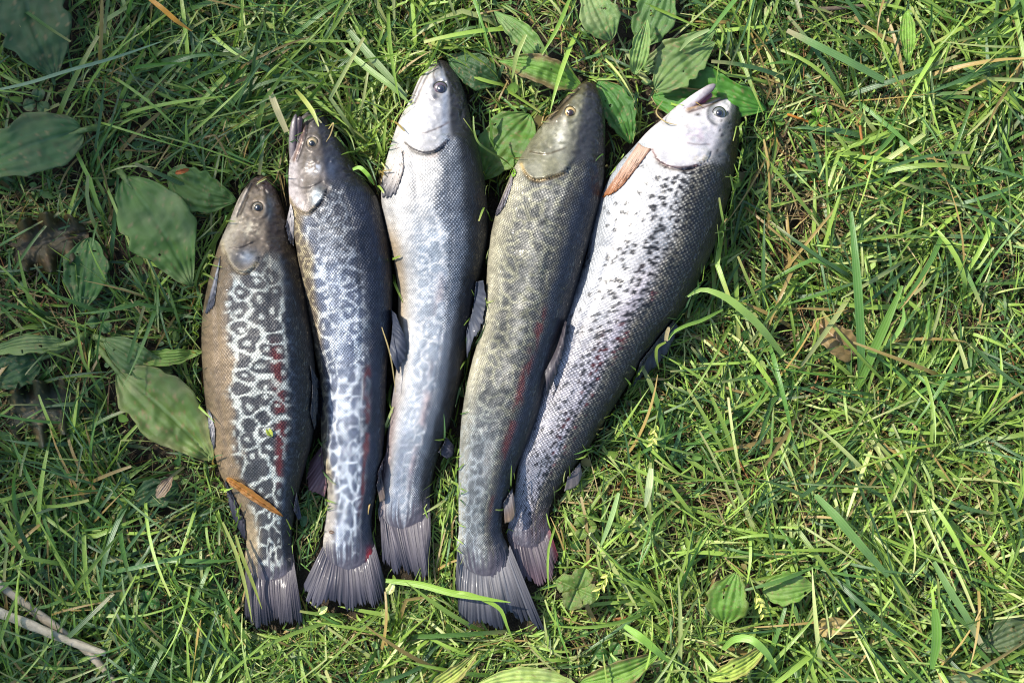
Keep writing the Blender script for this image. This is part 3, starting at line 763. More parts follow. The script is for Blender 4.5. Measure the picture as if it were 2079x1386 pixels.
def col5(X, Y, s, q, A, B):
    n, f = base_fields(X, Y, 5)
    o1 = np.ones(q.shape + (1,))
    c = lin(232, 228, 224) * o1
    c = mixc(c, lin(150, 164, 178), sstep(-0.5, -0.9, q) * 0.6)  # bluish shadow of the neighbouring trout painted along the belly edge
    c = mixc(c, lin(192, 180, 190), np.exp(-((q - 0.13) / 0.26) ** 2) * sstep(0.28, 0.5, s) * 0.8)
    c = mixc(c, lin(176, 172, 178), sstep(0.42, 0.62, s) * sstep(0.35, -0.2, q) * 0.85)
    bk = sstep(0.10, 0.42, q + (n - .5) * 0.25 + 0.1 * sstep(0.6, 0.9, s))
    c = mixc(c, lin(92, 86, 64), bk * 0.92)
    c = mixc(c, lin(20, 21, 18), sstep(0.36, 0.66, q + (n - .5) * 0.2 + (f - .5) * 0.15) * 0.95)
    a, b = warp(A, B, 5, 5)
    f1, f2, other, ident = cells(a, b, 15, 12.5, 77, 1050, 260)
    r = np.random.default_rng(3).random(20000)[ident]
    dens = np.interp(q + 0.15 * s, [-0.8, -0.45, 0.0, 0.3, 1], [0.15, 0.5, 0.70, 0.95, 0.95]) * np.interp(s, [0, .2, .6, 1], [1, 1, 0.9, 0.85])
    spot = (r < dens) * sstep(14.5, 10.5, f1 + 14 * (fbm(X / 4, Y / 4, 71, 2) - 0.45))
    c = mixc(c, lin(17, 18, 22), spot * np.interp(q, [-0.6, 0.0], [0.75, 0.95]))
    g1, _, _, gi = cells(a + 300, b, 9.5, 8.5, 79, 1400, 260)
    rg = np.random.default_rng(8).random(40000)[gi]
    dg = np.interp(q, [-0.55, -0.1, 0.15, 0.4], [0.0, 0.08, 0.35, 0.6]) * np.interp(s, [0.1, 0.5], [0.6, 1.0])
    c = mixc(c, lin(20, 20, 24), (rg < dg) * sstep(17, 9, g1 + 10 * (f - .5)) * 0.85)
    r2 = np.random.default_rng(5).random(20000)[ident]
    red = (r2 < 0.30) * sstep(14, 8, f1 + 14 * (f - .5)) * np.exp(-((q - 0.18) / 0.2) ** 2) * sstep(0.36, 0.46, s) * (1 - sstep(0.78, 0.88, s))
    c = mixc(c, lin(100, 36, 38), np.clip(red * 1.5, 0, 0.75))
    c = mixc(c, lin(70, 30, 40), sstep(0.9, 0.97, s) * 0.6 * sstep(0.3, 0.55, f))
    h = head_mask(X, Y, GILL[5])
    hc = lin(230, 224, 224) * o1
    hc = mixc(hc, lin(204, 180, 194), np.exp(-(((X - 1415) / 26) ** 2 + ((Y - 275) / 18) ** 2)) * 0.7 * sstep(0.3, 0.6, f))
    hc = mixc(hc, lin(168, 150, 88), np.exp(-(((X - 1425) / 16) ** 2 + ((Y - 322) / 8) ** 2)) * 0.7 * sstep(0.35, 0.6, f))
    hc = mixc(hc, lin(150, 150, 160), np.exp(-(((X - 1450) / 14) ** 2 + ((Y - 285) / 26) ** 2)) * 0.6)
    hc = mixc(hc, lin(84, 86, 86), sstep(0.36, 0.58, q) * 0.88)
    hc = mixc(hc, lin(24, 24, 20), sstep(0.60, 0.84, q) * 0.95)
    hc = mixc(hc, lin(74, 52, 40), sstep(208, 190, Y) * 0.85)
    hsp = (r < 0.5) * sstep(12, 7, f1) * sstep(0.25, 0.45, q)
    hc = mixc(hc, lin(22, 22, 28), hsp * 0.8)
    hc = mixc(hc, lin(40, 32, 28), np.exp(-(((X - 1417) / 5) ** 2 + ((Y - 233) / 3.5) ** 2)) * 0.95)
    hc = mixc(hc, lin(44, 50, 58), np.exp(-((np.hypot(X - 1460, Y - 231) - 23) / 3.2) ** 2) * sstep(1466, 1450, X) * 0.8)
    c = mixc(c, hc, h)
    c = line_paint(c, X, Y, [(1324, 304), (1336, 325), (1359, 337), (1388, 340), (1417, 335)], (112, 44, 38), 2.6, 0.8)
    c = line_paint(c, X, Y, [(1368, 273), (1388, 287), (1411, 293), (1440, 293)], (116, 96, 92), 1.8, 0.55)
    c = line_paint(c, X, Y, [(1473, 192), (1435, 206), (1398, 222)], (176, 134, 84), 6, 0.85)
    c = line_paint(c, X, Y, [(1470, 200), (1440, 214), (1398, 228)], (84, 48, 38), 2.0, 0.8)
    return grain(c, X, Y, 5, 0.80, 1.18), (1 - head_mask(X, Y, GILL[5], 20)) * sstep(0, 0.05, s), np.clip(0.2 + 0.85 * bk + 0.55 * sstep(0.45, 0.65, s), 0, 1) * (1 - 0.7 * sstep(0.6, 0.8, q))

MF = {1: fish_material('skin_marbled', 0.0016, 0.42, 0.42, 0.40, 0.08),
      2: fish_material('skin_blue_grey', 0.0016, 0.45, 0.48, 0.36, 0.14),
      3: fish_material('skin_silver', 0.0016, 0.60, 0.58, 0.36, 0.12),
      4: fish_material('skin_olive', 0.0016, 0.60, 0.60, 0.36, 0.10),
      5: fish_material('skin_spotted_silver', 0.0020, 0.60, 0.68, 0.34, 0.15, 0.6, True)}

FISH_GROUP = 'freshly caught trout laid side by side on the grass'
roots = {}
for i, (nm, lb) in {1: ('tiger_trout', 'smallest trout at the left end, tan belly and dark ring markings'),
                    2: ('tiger_trout', 'blue grey trout with pale wavy lines, gaping mouth, second in the row'),
                    3: ('tiger_trout', 'white bellied silver trout with large purple dark eye, middle of the row'),
                    4: ('tiger_trout', 'olive trout with yellow ringed eye and fanned tail, overlapping the spotted trout'),
                    5: ('rainbow_trout', 'black spotted silver trout with open jaw and orange brown fin, right end of row')}.items():
    F = FISH[i]
    cx = sum(p[0][0] + p[1][0] for p in F['pairs']) / (2 * len(F['pairs'])); cy = sum(p[0][1] + p[1][1] for p in F['pairs']) / (2 * len(F['pairs']))
    roots[i] = tag(empty(nm, at(cx, cy, 0.0)), lb, 'fish', FISH_GROUP)

def U(o, i): return put_under(o, roots[i])
DARKFIN = finc((70, 68, 80), (38, 40, 54), (128, 126, 138))
TAILFIN = finc((98, 92, 98), (56, 56, 70), (146, 140, 146))
PALEFIN = finc((196, 190, 190), (52, 58, 78), (214, 210, 210))

# bodies first, so that fins can lie on what is beneath them
b, SF1 = build_body(1, col1, [([(436, 600), (444, 720), (452, 850), (470, 940)], -0.0012, 4), ([(522, 378), (528, 384)], -0.0015, 3.5), ([(538, 386), (541, 392)], -0.0012, 3), ([(512, 374), (497, 405), (482, 440)], -0.0021, 2.6), ([(507, 392), (495, 420), (487, 446)], 0.0007, 5)],
                   [([(448, 490), (458, 515), (470, 538), (487, 551), (504, 548), (520, 533), (528, 510)], 0.0026, 22, -1),
                    ([(462, 500), (480, 504), (500, 498), (518, 488)], 0.0007, 14, -1)], MF[1], None, [(523, 422, 14)])
U(b, 1)
b, SF2 = build_body(2, col2, [([(606, 520), (622, 600), (644, 700)], -0.0012, 4), ([(640, 250), (645, 256)], -0.0015, 3.5), ([(626, 245), (618, 285), (603, 325)], -0.0013, 2.6), ([(619, 245), (611, 280), (597, 322)], 0.0009, 5)],
                   [([(584, 398), (592, 412), (606, 426), (624, 432), (640, 419), (656, 399), (664, 378)], 0.0028, 24, -1),
                    ([(590, 370), (605, 380), (625, 381), (655, 367)], 0.0007, 14, -1)], MF[2], None, [(634, 290, 13)])
U(b, 2)
b, SF3 = build_body(3, col3, [([(792, 430), (816, 560), (826, 700), (812, 800)], -0.0013, 5), ([(903, 146), (909, 150)], -0.0015, 3.5), ([(840, 330), (850, 420)], -0.0010, 6), ([(876, 140), (862, 165), (842, 210)], -0.0017, 2.6), ([(881, 150), (870, 175), (852, 206)], 0.0007, 5)],
                   [([(816, 276), (826, 293), (841, 303), (870, 309), (890, 301), (906, 287), (914, 268)], 0.0026, 22, -1),
                    ([(829, 252), (842, 265), (862, 270), (886, 262), (912, 248)], 0.0007, 14, -1)], MF[3], None, [(894, 178, 17)])
U(b, 3)
b, SF4 = build_body(4, col4, [([(1004, 480), (1000, 600), (975, 720), (955, 830)], -0.0012, 5), ([(1190, 192), (1200, 194)], -0.0016, 4), ([(1176, 182), (1150, 206), (1118, 242)], -0.0013, 2.6), ([(1172, 196), (1150, 216), (1130, 242)], 0.0008, 5)],
                   [([(1055, 328), (1064, 347), (1074, 358), (1087, 363), (1121, 356), (1145, 349), (1160, 328)], 0.0028, 24, -1),
                    ([(1072, 304), (1090, 312), (1112, 312), (1135, 305), (1152, 298)], 0.0007, 14, -1)], MF[4], None, [(1158, 228, 13)])
U(b, 4)
b, SF5 = build_body(5, col5, [([(1262, 420), (1225, 560), (1165, 700), (1110, 830)], -0.0013, 6), ([(1474, 206), (1478, 210)], -0.0014, 3.5), ([(1470, 199), (1440, 213), (1400, 227)], -0.0017, 2.6), ([(1474, 191), (1436, 205), (1398, 221)], 0.0010, 6)],
                   [([(1318, 290), (1326, 310), (1338, 326), (1359, 337), (1388, 340), (1417, 334), (1440, 314), (1446, 296)], 0.0028, 24, -1),
                    ([(1362, 268), (1374, 279), (1390, 288), (1412, 293), (1440, 292)], 0.0007, 14, -1)], MF[5], None, [(1460, 230, 19)])
U(b, 5)

# fish 1
U(eye(523, 422, 14.5, SF1(523, 422), (96, 84, 66), (150, 128, 86), 7.5, None, 0, 0), 1)
U(fin('pectoral_fin', [(447, 520), (446, 535), (444, 548)], [(414, 640), (424, 638), (434, 620)], [0.030, 0.034], [0.014, 0.024], finc((205, 200, 200), (40, 48, 70), (200, 200, 205), ((230, 232, 238), 0.8, 0.95)), None, 40, 22, 0.08, 0.004, 9, 1), 1)
U(fin('pelvic_fin', [(424, 830), (432, 850), (436, 872)], [(420, 876), (427, 905), (435, 915)], 0.016, 0.008, PALEFIN, None, 30, 14, 0.08, 0.002, 7, 2), 1)
U(fin('anal_fin', [(456, 972), (478, 1015), (496, 1055)], [(466, 1035), (484, 1078), (499, 1098)], 0.013, 0.010, DARKFIN, None, 40, 14, 0.1, 0.001, 11, 3), 1)
U(fin('dorsal_fin', [(630, 742), (634, 790), (630, 838)], [(650, 775), (658, 832), (640, 880)], 0.022, [0.030, 0.014], finc((36, 38, 46), (26, 28, 34), (84, 88, 100)), None, 44, 18, 0.12, 0.003, 12, 4), 1)
U(fin('adipose_fin', [(602, 1000), (598, 1020), (596, 1035)], [(610, 1040), (611, 1052), (606, 1056)], 0.014, 0.014, DARKFIN, None, 20, 10, 0.03, 0.001, 3, 5), 1)
U(fin('tail_fin', [(499, 1142), (520, 1168), (548, 1176), (576, 1168), (597, 1140)], [(496, 1272), (520, 1284), (555, 1272), (585, 1284), (618, 1274)], 0.0102, [0.012, 0.017, 0.010, 0.016, 0.012], finc((78, 72, 80), (30, 34, 46), (130, 122, 128)), None, 170, 34, 0.13, 0.003, 35, 6, drape=False), 1)

# fish 2
U(eye(634, 290, 14, SF2(634, 290), (150, 128, 92), (206, 184, 136), 6.5, None, -1, 1), 2)
U(jaw('lower_jaw', [(602, 362), (597, 325), (595, 280), (597, 254), (601, 231)], [6, 9, 9, 8, 5], [0.018, 0.024, 0.026, 0.027, 0.027], 0.8,
      lambda t, k: mixc(mixc(np.tile(lin(128, 116, 114), t.shape + (1,)), lin(74, 54, 58), sstep(-0.1, 0.7, k)), lin(70, 58, 60), sstep(0.8, 1, t) * 0.6), None), 2)
U(jaw('mouth_lining', [(606, 300), (606, 265), (609, 236)], [6, 7, 7], [0.026, 0.026, 0.027], 0.6,
      lambda t, k: np.tile(lin(58, 38, 42), t.shape + (1,)), None), 2)
U(fin('pectoral_fin', [(590, 412), (594, 425), (597, 440)], [(580, 462), (586, 492), (597, 500)], [0.030, 0.036], [0.020, 0.026], PALEFIN, None, 30, 18, 0.08, 0.003, 7, 11), 2)
U(fin('anal_fin', [(653, 905), (658, 950), (664, 985)], [(622, 945), (626, 1002), (660, 1010)], 0.018, [0.010, 0.012], finc((120, 92, 96), (150, 110, 112), (178, 150, 150)), None, 44, 18, 0.12, 0.002, 12, 12), 2)
U(fin('dorsal_fin', [(794, 628), (796, 670), (790, 715)], [(806, 640), (828, 712), (812, 766)], 0.036, [0.045, 0.040, 0.034], finc((64, 70, 86), (44, 48, 60), (128, 132, 146)), None, 44, 20, 0.12, 0.003, 12, 13), 2)
U(fin('adipose_fin', [(772, 952), (768, 970), (764, 985)], [(781, 1000), (779, 1018), (772, 1020)], 0.018, 0.018, finc((70, 66, 72), (128, 110, 96), (120, 110, 110)), None, 20, 10, 0.03, 0.001, 3, 14), 2)
U(fin('tail_fin', [(657, 1105), (675, 1140), (703, 1153), (738, 1140), (760, 1102)], [(612, 1195), (634, 1236), (672, 1222), (715, 1246), (742, 1230), (764, 1254), (786, 1190)], 0.0122, [0.012, 0.018, 0.012, 0.017, 0.010], TAILFIN, None, 170, 34, 0.13, 0.003, 38, 15, drape=False), 2)

# fish 3
U(eye(894, 180, 17.5, SF3(894, 180), (74, 56, 66), (96, 72, 82), 9.5, None, 1, 1, (30, 30, 46)), 3)
U(fin('pectoral_fin', [(815, 303), (818, 322), (820, 340)], [(768, 384), (778, 405), (800, 398), (812, 372)], [0.050, 0.055], [0.032, 0.046], finc((214, 204, 196), (46, 48, 60), (196, 190, 190), ((70, 62, 66), 0.75, 0.9)), None, 44, 24, 0.10, 0.003, 10, 21), 3)
U(fin('dorsal_fin', [(966, 572), (960, 625), (947, 672)], [(986, 568), (984, 650), (948, 728)], 0.030, [0.046, 0.044, 0.036], finc((78, 84, 98), (52, 54, 66), (142, 148, 162)), None, 44, 18, 0.12, 0.003, 12, 22), 3)
U(fin('adipose_fin', [(906, 886), (899, 903), (890, 918)], [(922, 905), (920, 925), (908, 932)], 0.020, 0.018, DARKFIN, None, 20, 10, 0.03, 0.001, 3, 23), 3)
U(fin('anal_fin', [(789, 905), (784, 940), (779, 968)], [(768, 955), (766, 985), (774, 1000)], 0.018, 0.012, finc((110, 92, 96), (86, 76, 84), (160, 146, 146)), None, 30, 14, 0.1, 0.001, 9, 24), 3)
U(fin('tail_fin', [(770, 1030), (790, 1062), (820, 1070), (850, 1058), (873, 1028)], [(778, 1150), (800, 1172), (822, 1166), (842, 1184), (856, 1192), (875, 1130)], 0.0112, [0.012, 0.016, 0.012, 0.016, 0.012], TAILFIN, None, 170, 34, 0.14, 0.003, 32, 25, drape=False), 3)

# fish 4
U(eye(1158, 228, 14, SF4(1158, 228), (196, 160, 92), (222, 192, 130), 7.5, None, 0, 1, (46, 26, 20)), 4)
U(fin('pectoral_fin', [(1044, 346), (1042, 358), (1040, 372)], [(1000, 446), (1010, 440), (1024, 420)], [0.040, 0.044], [0.026, 0.032], finc((150, 140, 140), (66, 64, 78), (190, 184, 190), ((196, 196, 206), 0.7, 0.9)), None, 40, 22, 0.06, 0.003, 8, 31), 4)
U(fin('dorsal_fin', [(1147, 650), (1130, 705), (1106, 755)], [(1152, 655), (1136, 742), (1112, 812)], 0.044, [0.052, 0.047, 0.040], finc((70, 66, 74), (64, 58, 62), (142, 132, 134)), None, 44, 20, 0.14, 0.003, 12, 32), 4)
U(fin('adipose_fin', [(1040, 990), (1031, 1005), (1022, 1020)], [(1047, 1038), (1042, 1056), (1026, 1062)], 0.024, 0.024, finc((96, 92, 96), (140, 116, 92), (130, 124, 124)), None, 24, 14, 0.02, 0.002, 3, 33), 4)
U(fin('tail_fin', [(929, 1108), (945, 1150), (985, 1168), (1018, 1150), (1035, 1106)], [(924, 1190), (944, 1274), (985, 1276), (1022, 1278), (1034, 1256), (1060, 1266), (1086, 1280), (1112, 1292)], 0.0172, [0.018, 0.020, 0.020, 0.014, 0.014], finc((110, 108, 112), (40, 44, 58), (150, 152, 160)), None, 170, 40, 0.09, 0.004, 41, 34, drape=False), 4)

# fish 5
U(eye(1460, 231, 17.0, SF5(1460, 231), (92, 94, 94), (150, 148, 130), 7.8, None, 1, -1, (16, 18, 34)), 5)
U(jaw('lower_jaw', [(1350, 250), (1386, 222), (1418, 197), (1453, 171)], [10, 13, 11, 7], [0.020, 0.027, 0.029, 0.029], 0.8,
      lambda t, k: mixc(mixc(np.tile(lin(196, 186, 188), t.shape + (1,)), lin(160, 96, 112), sstep(0.35, 0.85, k) * sstep(0.45, 0.65, t)), lin(120, 104, 112), sstep(0.72, 1, t) * 0.75), None), 5)
U(jaw('mouth_lining', [(1408, 214), (1430, 200), (1446, 190)], [9, 8, 6], [0.024, 0.024, 0.024], 0.6,
      lambda t, k: np.tile(lin(150, 62, 84), t.shape + (1,)), None), 5)
U(fin('pectoral_fin', [(1296, 290), (1308, 298), (1322, 302)], [(1220, 402), (1232, 404), (1244, 396), (1268, 374)], [0.036, 0.046], [0.034, 0.044], finc((196, 168, 150), (150, 92, 48), (206, 150, 100), ((120, 82, 62), 0.8, 0.95)), None, 44, 26, 0.05, 0.004, 10, 41), 5)
U(fin('dorsal_fin', [(1368, 650), (1335, 690), (1300, 735)], [(1382, 672), (1345, 735), (1282, 790)], 0.022, [0.020, 0.012], finc((58, 58, 66), (48, 50, 60), (118, 118, 130)), None, 44, 18, 0.14, 0.002, 12, 42), 5)
U(fin('adipose_fin', [(1178, 938), (1164, 955), (1152, 968)], [(1182, 962), (1174, 985), (1146, 998)], 0.016, 0.012, finc((96, 92, 96), (140, 128, 124), (130, 124, 124)), None, 24, 12, 0.04, 0.001, 4, 43), 5)
U(fin('tail_fin', [(1032, 1080), (1050, 1104), (1075, 1110), (1100, 1098), (1116, 1072)], [(1044, 1150), (1062, 1192), (1076, 1184), (1092, 1190), (1110, 1194), (1134, 1130)], 0.0092, [0.010, 0.014, 0.010, 0.013, 0.010], finc((80, 72, 80), (98, 78, 88), (150, 134, 142), ((112, 40, 54), 0.86, 1.0)), None, 170, 30, 0.13, 0.002, 32, 44, drape=False), 5)

# ------------------------------------------------------------------ masks on the photo grid (4 px cells) so that grass keeps clear of fish and leaves
GW, GH, GC, GM = 760, 580, 4.0, 480       # cell 4 px, margin in px
mx, my = np.meshgrid((np.arange(GW) + 0.5) * GC - GM, (np.arange(GH) + 0.5) * GC - GM, indexing='ij')
def fill(poly):
    poly = np.asarray(poly, float); ins = np.zeros(mx.shape, bool); j = len(poly) - 1
    for i in range(len(poly)):
        xi, yi = poly[i]; xj, yj = poly[j]
        ins ^= ((yi > my) != (yj > my)) & (mx < (xj - xi) * (my - yi) / (yj - yi + 1e-9) + xi)
        j = i
    return ins
def erode(m, n):
    for _ in range(n):
        m = m & np.roll(m, 1, 0) & np.roll(m, -1, 0) & np.roll(m, 1, 1) & np.roll(m, -1, 1)
    return m
def dilate(m, n): return ~erode(~m, n)
fish_mask = np.zeros(mx.shape, bool)
for F in FISH.values():
    l, r, _, _ = stations(F, 60)
    fish_mask |= fill(np.concatenate([l, r[::-1]]))
for poly in ([(497, 1150), (494, 1275), (520, 1284), (555, 1272), (617, 1276), (597, 1150)],
             [(656, 1100), (611, 1170), (618, 1228), (660, 1232), (720, 1244), (764, 1250), (783, 1190), (762, 1100)],
             [(768, 1040), (780, 1155), (855, 1188), (874, 1110), (873, 1035)], [(928, 1106), (926, 1180), (946, 1276), (1025, 1276), (1106, 1286), (1036, 1106)],
             [(1031, 1090), (1045, 1145), (1066, 1190), (1110, 1192), (1132, 1127), (1116, 1070)],
             [(1300, 280), (1220, 380), (1222, 402), (1300, 330)], [(640, 760), (658, 830), (640, 880)], [(796, 630), (828, 710), (812, 766), (780, 760)]):
    fish_mask |= fill(poly)
fish_core = erode(fish_mask, 4)
ring_mask = dilate(fish_mask, 13) & ~fish_mask
leaf_mask = np.zeros(mx.shape, bool)
def look(mask, px, py):
    i = np.clip(((px + GM) / GC).astype(int), 0, GW - 1); j = np.clip(((py + GM) / GC).astype(int), 0, GH - 1)
    return mask[i, j]

# ------------------------------------------------------------------ broad leaves
def leaf(name, base, tip, width, z0=0.012, z1=None, bend=0.0, fold=0.10, wave=0.0, tint=(60, 98, 48), shape=(0.8, 0.8), stalk=None,
         blotch=0.0, brown=0.0, pale=0.0, seed=0, parent=None, arch=0.006, roll=0.0, mask=True, mat=None, veins=5, drape=False):
    nu, nv = 50, 25
    base = np.array(base, float); tip = np.array(tip, float); z1 = z0 if z1 is None else z1
    d = tip - base; L = np.linalg.norm(d); d = d / L; nrm = np.array([-d[1], d[0]])
    t = np.linspace(0, 1, nu); v = np.linspace(-1, 1, nv)
    cen = base + d * (t * L)[:, None] + nrm * (bend * np.sin(np.pi * t) * L)[:, None]
    prof = np.sin(np.pi * np.clip(t, 0.0, 1) ** shape[0]) ** shape[1]
    prof = np.maximum(prof, 0.03) * (1 + 0.05 * (vnoise(t * 9, t * 0, seed) - 0.5))
    w = width / 2 * prof
    edge = 1 + 0.16 * (vnoise(t[:, None] * 12, np.sign(v)[None, :] * 3.3 + 0 * t[:, None], seed + 2) - 0.5) * np.abs(v)[None, :] ** 3 * 2
    P = cen[:, None, :] + nrm * (w[:, None] * v[None, :] * edge)[..., None]
    Z = (z0 + (z1 - z0) * t + arch * np.sin(np.pi * t))[:, None] + (np.abs(v)[None, :] * fold + v[None, :] * roll) * (w * S)[:, None]
    Z = Z + wave * np.sin(t[:, None] * 21 + np.sign(v)[None, :] * 1.3 + seed) * np.abs(v)[None, :] ** 2 * (w * S)[:, None]
    Z = Z + (fbm(P[..., 0] / 30, P[..., 1] / 30, seed, 3) - 0.5) * 0.006
    if drape: Z = np.maximum(rest(P[..., 0], P[..., 1]), z0 - 0.012) + 0.0014 + (np.abs(v)[None, :] * fold) * (w * S)[:, None]
    vd = np.full((nu, nv), 9.0)
    lines = np.linspace(-0.72, 0.72, veins) if veins > 1 else np.array([0.0])
    for k in lines:                                                  # arching veins
        vd = np.minimum(vd, np.abs(v[None, :] - k) * w[:, None] / (1.6 if abs(k) > 0.01 else 1.0) + (0.8 if abs(k) > 0.01 else 0))
    vein = np.exp(-(vd / 2.2) ** 2)
    Z = Z - vein * 0.0015 + (fbm(P[..., 0] / 9, P[..., 1] / 9, seed + 31, 2) - 0.5) * 0.0012
    c = np.tile(lin(*tint), (nu, nv, 1)) * (0.72 + 0.55 * fbm(P[..., 0] / 38, P[..., 1] / 38, seed + 5, 3))[..., None]
    mid = np.exp(-((np.abs(v)[None, :] * w[:, None]) / 2.2) ** 2)
    c = c * np.array([1.22, 1.20, 0.66])
    c = mixc(c, lin(*tint) * 1.9 + 0.02, np.maximum(vein * 0.40, mid * 0.6))
    c = mixc(c, lin(150, 128, 84), sstep(0.73, 0.78, fbm(P[..., 0] / 4, P[..., 1] / 4, seed + 41, 2)) * 0.7)
    nn = fbm(P[..., 0] / 40, P[..., 1] / 40, seed + 11, 5)
    if pale: c = mixc(c, lin(168, 176, 120), sstep(0.48, 0.78, nn) * pale * 0.7)  # painted sheen, as pale blotches over the leaf green
    if blotch: c = mixc(c, lin(104, 78, 46), sstep(0.58, 0.68, fbm(P[..., 0] / 14, P[..., 1] / 14, seed + 21, 3)) * blotch)
    if brown: c = mixc(c, lin(128, 92, 66), sstep(0.55, 1.0, np.abs(v)[None, :] + (nn - 0.5) * 1.1 + 0.25 * (t[:, None] - 0.5)) * brown)
    x, y, z = at(P[..., 0], P[..., 1], Z); x2, y2, z2 = at(P[..., 0], P[..., 1], Z - 0.0006)
    V = np.concatenate([np.stack([x, y, z], -1).reshape(-1, 3), np.stack([x2, y2, z2], -1).reshape(-1, 3)])
    n = nu * nv; ids = np.arange(n).reshape(nu, nv)
    e = lambda q: np.stack([q[:-1], q[1:], q[1:] + n, q[:-1] + n], -1)
    gf = grid_faces(nu, nv)
    if veins > 1:                                                     # holes eaten into the blade
        hv_ = (fbm(P[..., 0] / 13, P[..., 1] / 13, seed + 61, 2) > 0.80) & (np.abs(v)[None, :] > 0.15) & (np.abs(v)[None, :] < 0.9)
        gf = gf[~hv_.ravel()[gf].all(1)]
    f = np.concatenate([gf, gf[:, ::-1] + n, e(ids[:, 0]), e(ids[:, -1])[:, ::-1], e(ids[0, :])[:, ::-1], e(ids[-1, :])])
    o = mesh_obj(name, V, f, mat or M_LEAF, np.concatenate([c.reshape(-1, 3)] * 2))
    if mask:
        global leaf_mask
        leaf_mask |= fill(np.concatenate([P[:, 0], P[::-1, -1]]))
    if parent is not None: put_under(o, parent)
    if stalk is not None:
        st = tube('leaf_stalk', [base + d * 0.12 * L, base] + [np.array(s, float) for s in stalk], [0.0016, 0.0024, 0.003], [z0 - 0.001, z0 - 0.001, 0.004],
                  lin(118, 140, 78), M_LEAF)
        st.parent = o
    return o

def tube(name, pts, rads, zs, colr, mat, parent=None, n=26, m=9, noise=0.15, seed=0, flat=1.0):
    p = smooth_line(pts, n); u = np.linspace(0, 1, n)
    r = np.interp(u, np.linspace(0, 1, len(rads)), rads) * (1 + noise * (vnoise(u * 9, u * 0, seed) - 0.5) * 2)
    z = np.interp(u, np.linspace(0, 1, len(zs)), zs)
    d = np.gradient(p, axis=0); d /= np.linalg.norm(d, axis=1)[:, None] + 1e-9
    nx = np.stack([-d[:, 1], d[:, 0]], -1)
    th = np.linspace(0, 2 * math.pi, m, endpoint=False)[None, :]
    R = r[:, None] * (1 + noise * 0.5 * np.sin(3 * th + u[:, None] * 4))
    X = p[:, :1] + nx[:, :1] * R / S * np.cos(th); Y = p[:, 1:] + nx[:, 1:] * R / S * np.cos(th); Z = z[:, None] + R * np.sin(th) * flat
    c = np.tile(np.asarray(colr), (n, m, 1)) * (0.6 + 0.8 * fbm(u[:, None] * 26 + 0 * th, th * 1.2 + 0 * u[:, None], seed + 3, 3))[..., None]
    x, y, zz = at(X, Y, Z)
    return mesh_obj(name, np.stack([x, y, zz], -1).reshape(-1, 3), [grid_faces(n, m, 0, True), np.arange(m)[None, ::-1].copy(), np.arange(m)[None, :] + (n - 1) * m], mat, c.reshape(-1, 3), parent=parent)

PG = 'broad plantain leaves among the grass'
DG, MG, LG = (52, 84, 52), (66, 104, 50), (92, 126, 62)
# rosette left of the smallest trout
pl = tag(empty('plantain_plant', at(185, 690, 0)), 'plantain rosette left of the smallest trout with one big pale folded leaf', 'plant')
leaf('leaf', (238, 752), (432, 934), 128, 0.020, 0.026, -0.03, 0.42, 0.05, (96, 122, 72), (0.85, 0.75), [(196, 700)], 0.2, 0.25, 0.7, 3, pl)
leaf('leaf', (208, 688), (352, 757), 66, 0.014, 0.020, 0.05, 0.35, 0.12, (74, 104, 64), (0.9, 0.8), [(186, 682)], 0, 0, 0.4, 4, pl)
leaf('leaf', (135, 698), (-26, 716), 40, 0.018, 0.018, 0.05, 0.30, 0.05, (108, 130, 84), (0.8, 0.7), [(180, 676)], 0, 0, 0.3, 5, pl)
leaf('leaf', (84, 728), (-30, 778), 78, 0.012, 0.012, 0.0, 0.12, 0.08, DG, (0.8, 0.8), [(165, 690)], 0, 0, 0.0, 6, pl)
leaf('leaf', (256, 722), (415, 712), 34, 0.018, 0.022, 0.06, 0.30, 0.10, (120, 150, 76), (0.9, 0.8), [(200, 692)], 0, 0, 0.5, 7, pl)
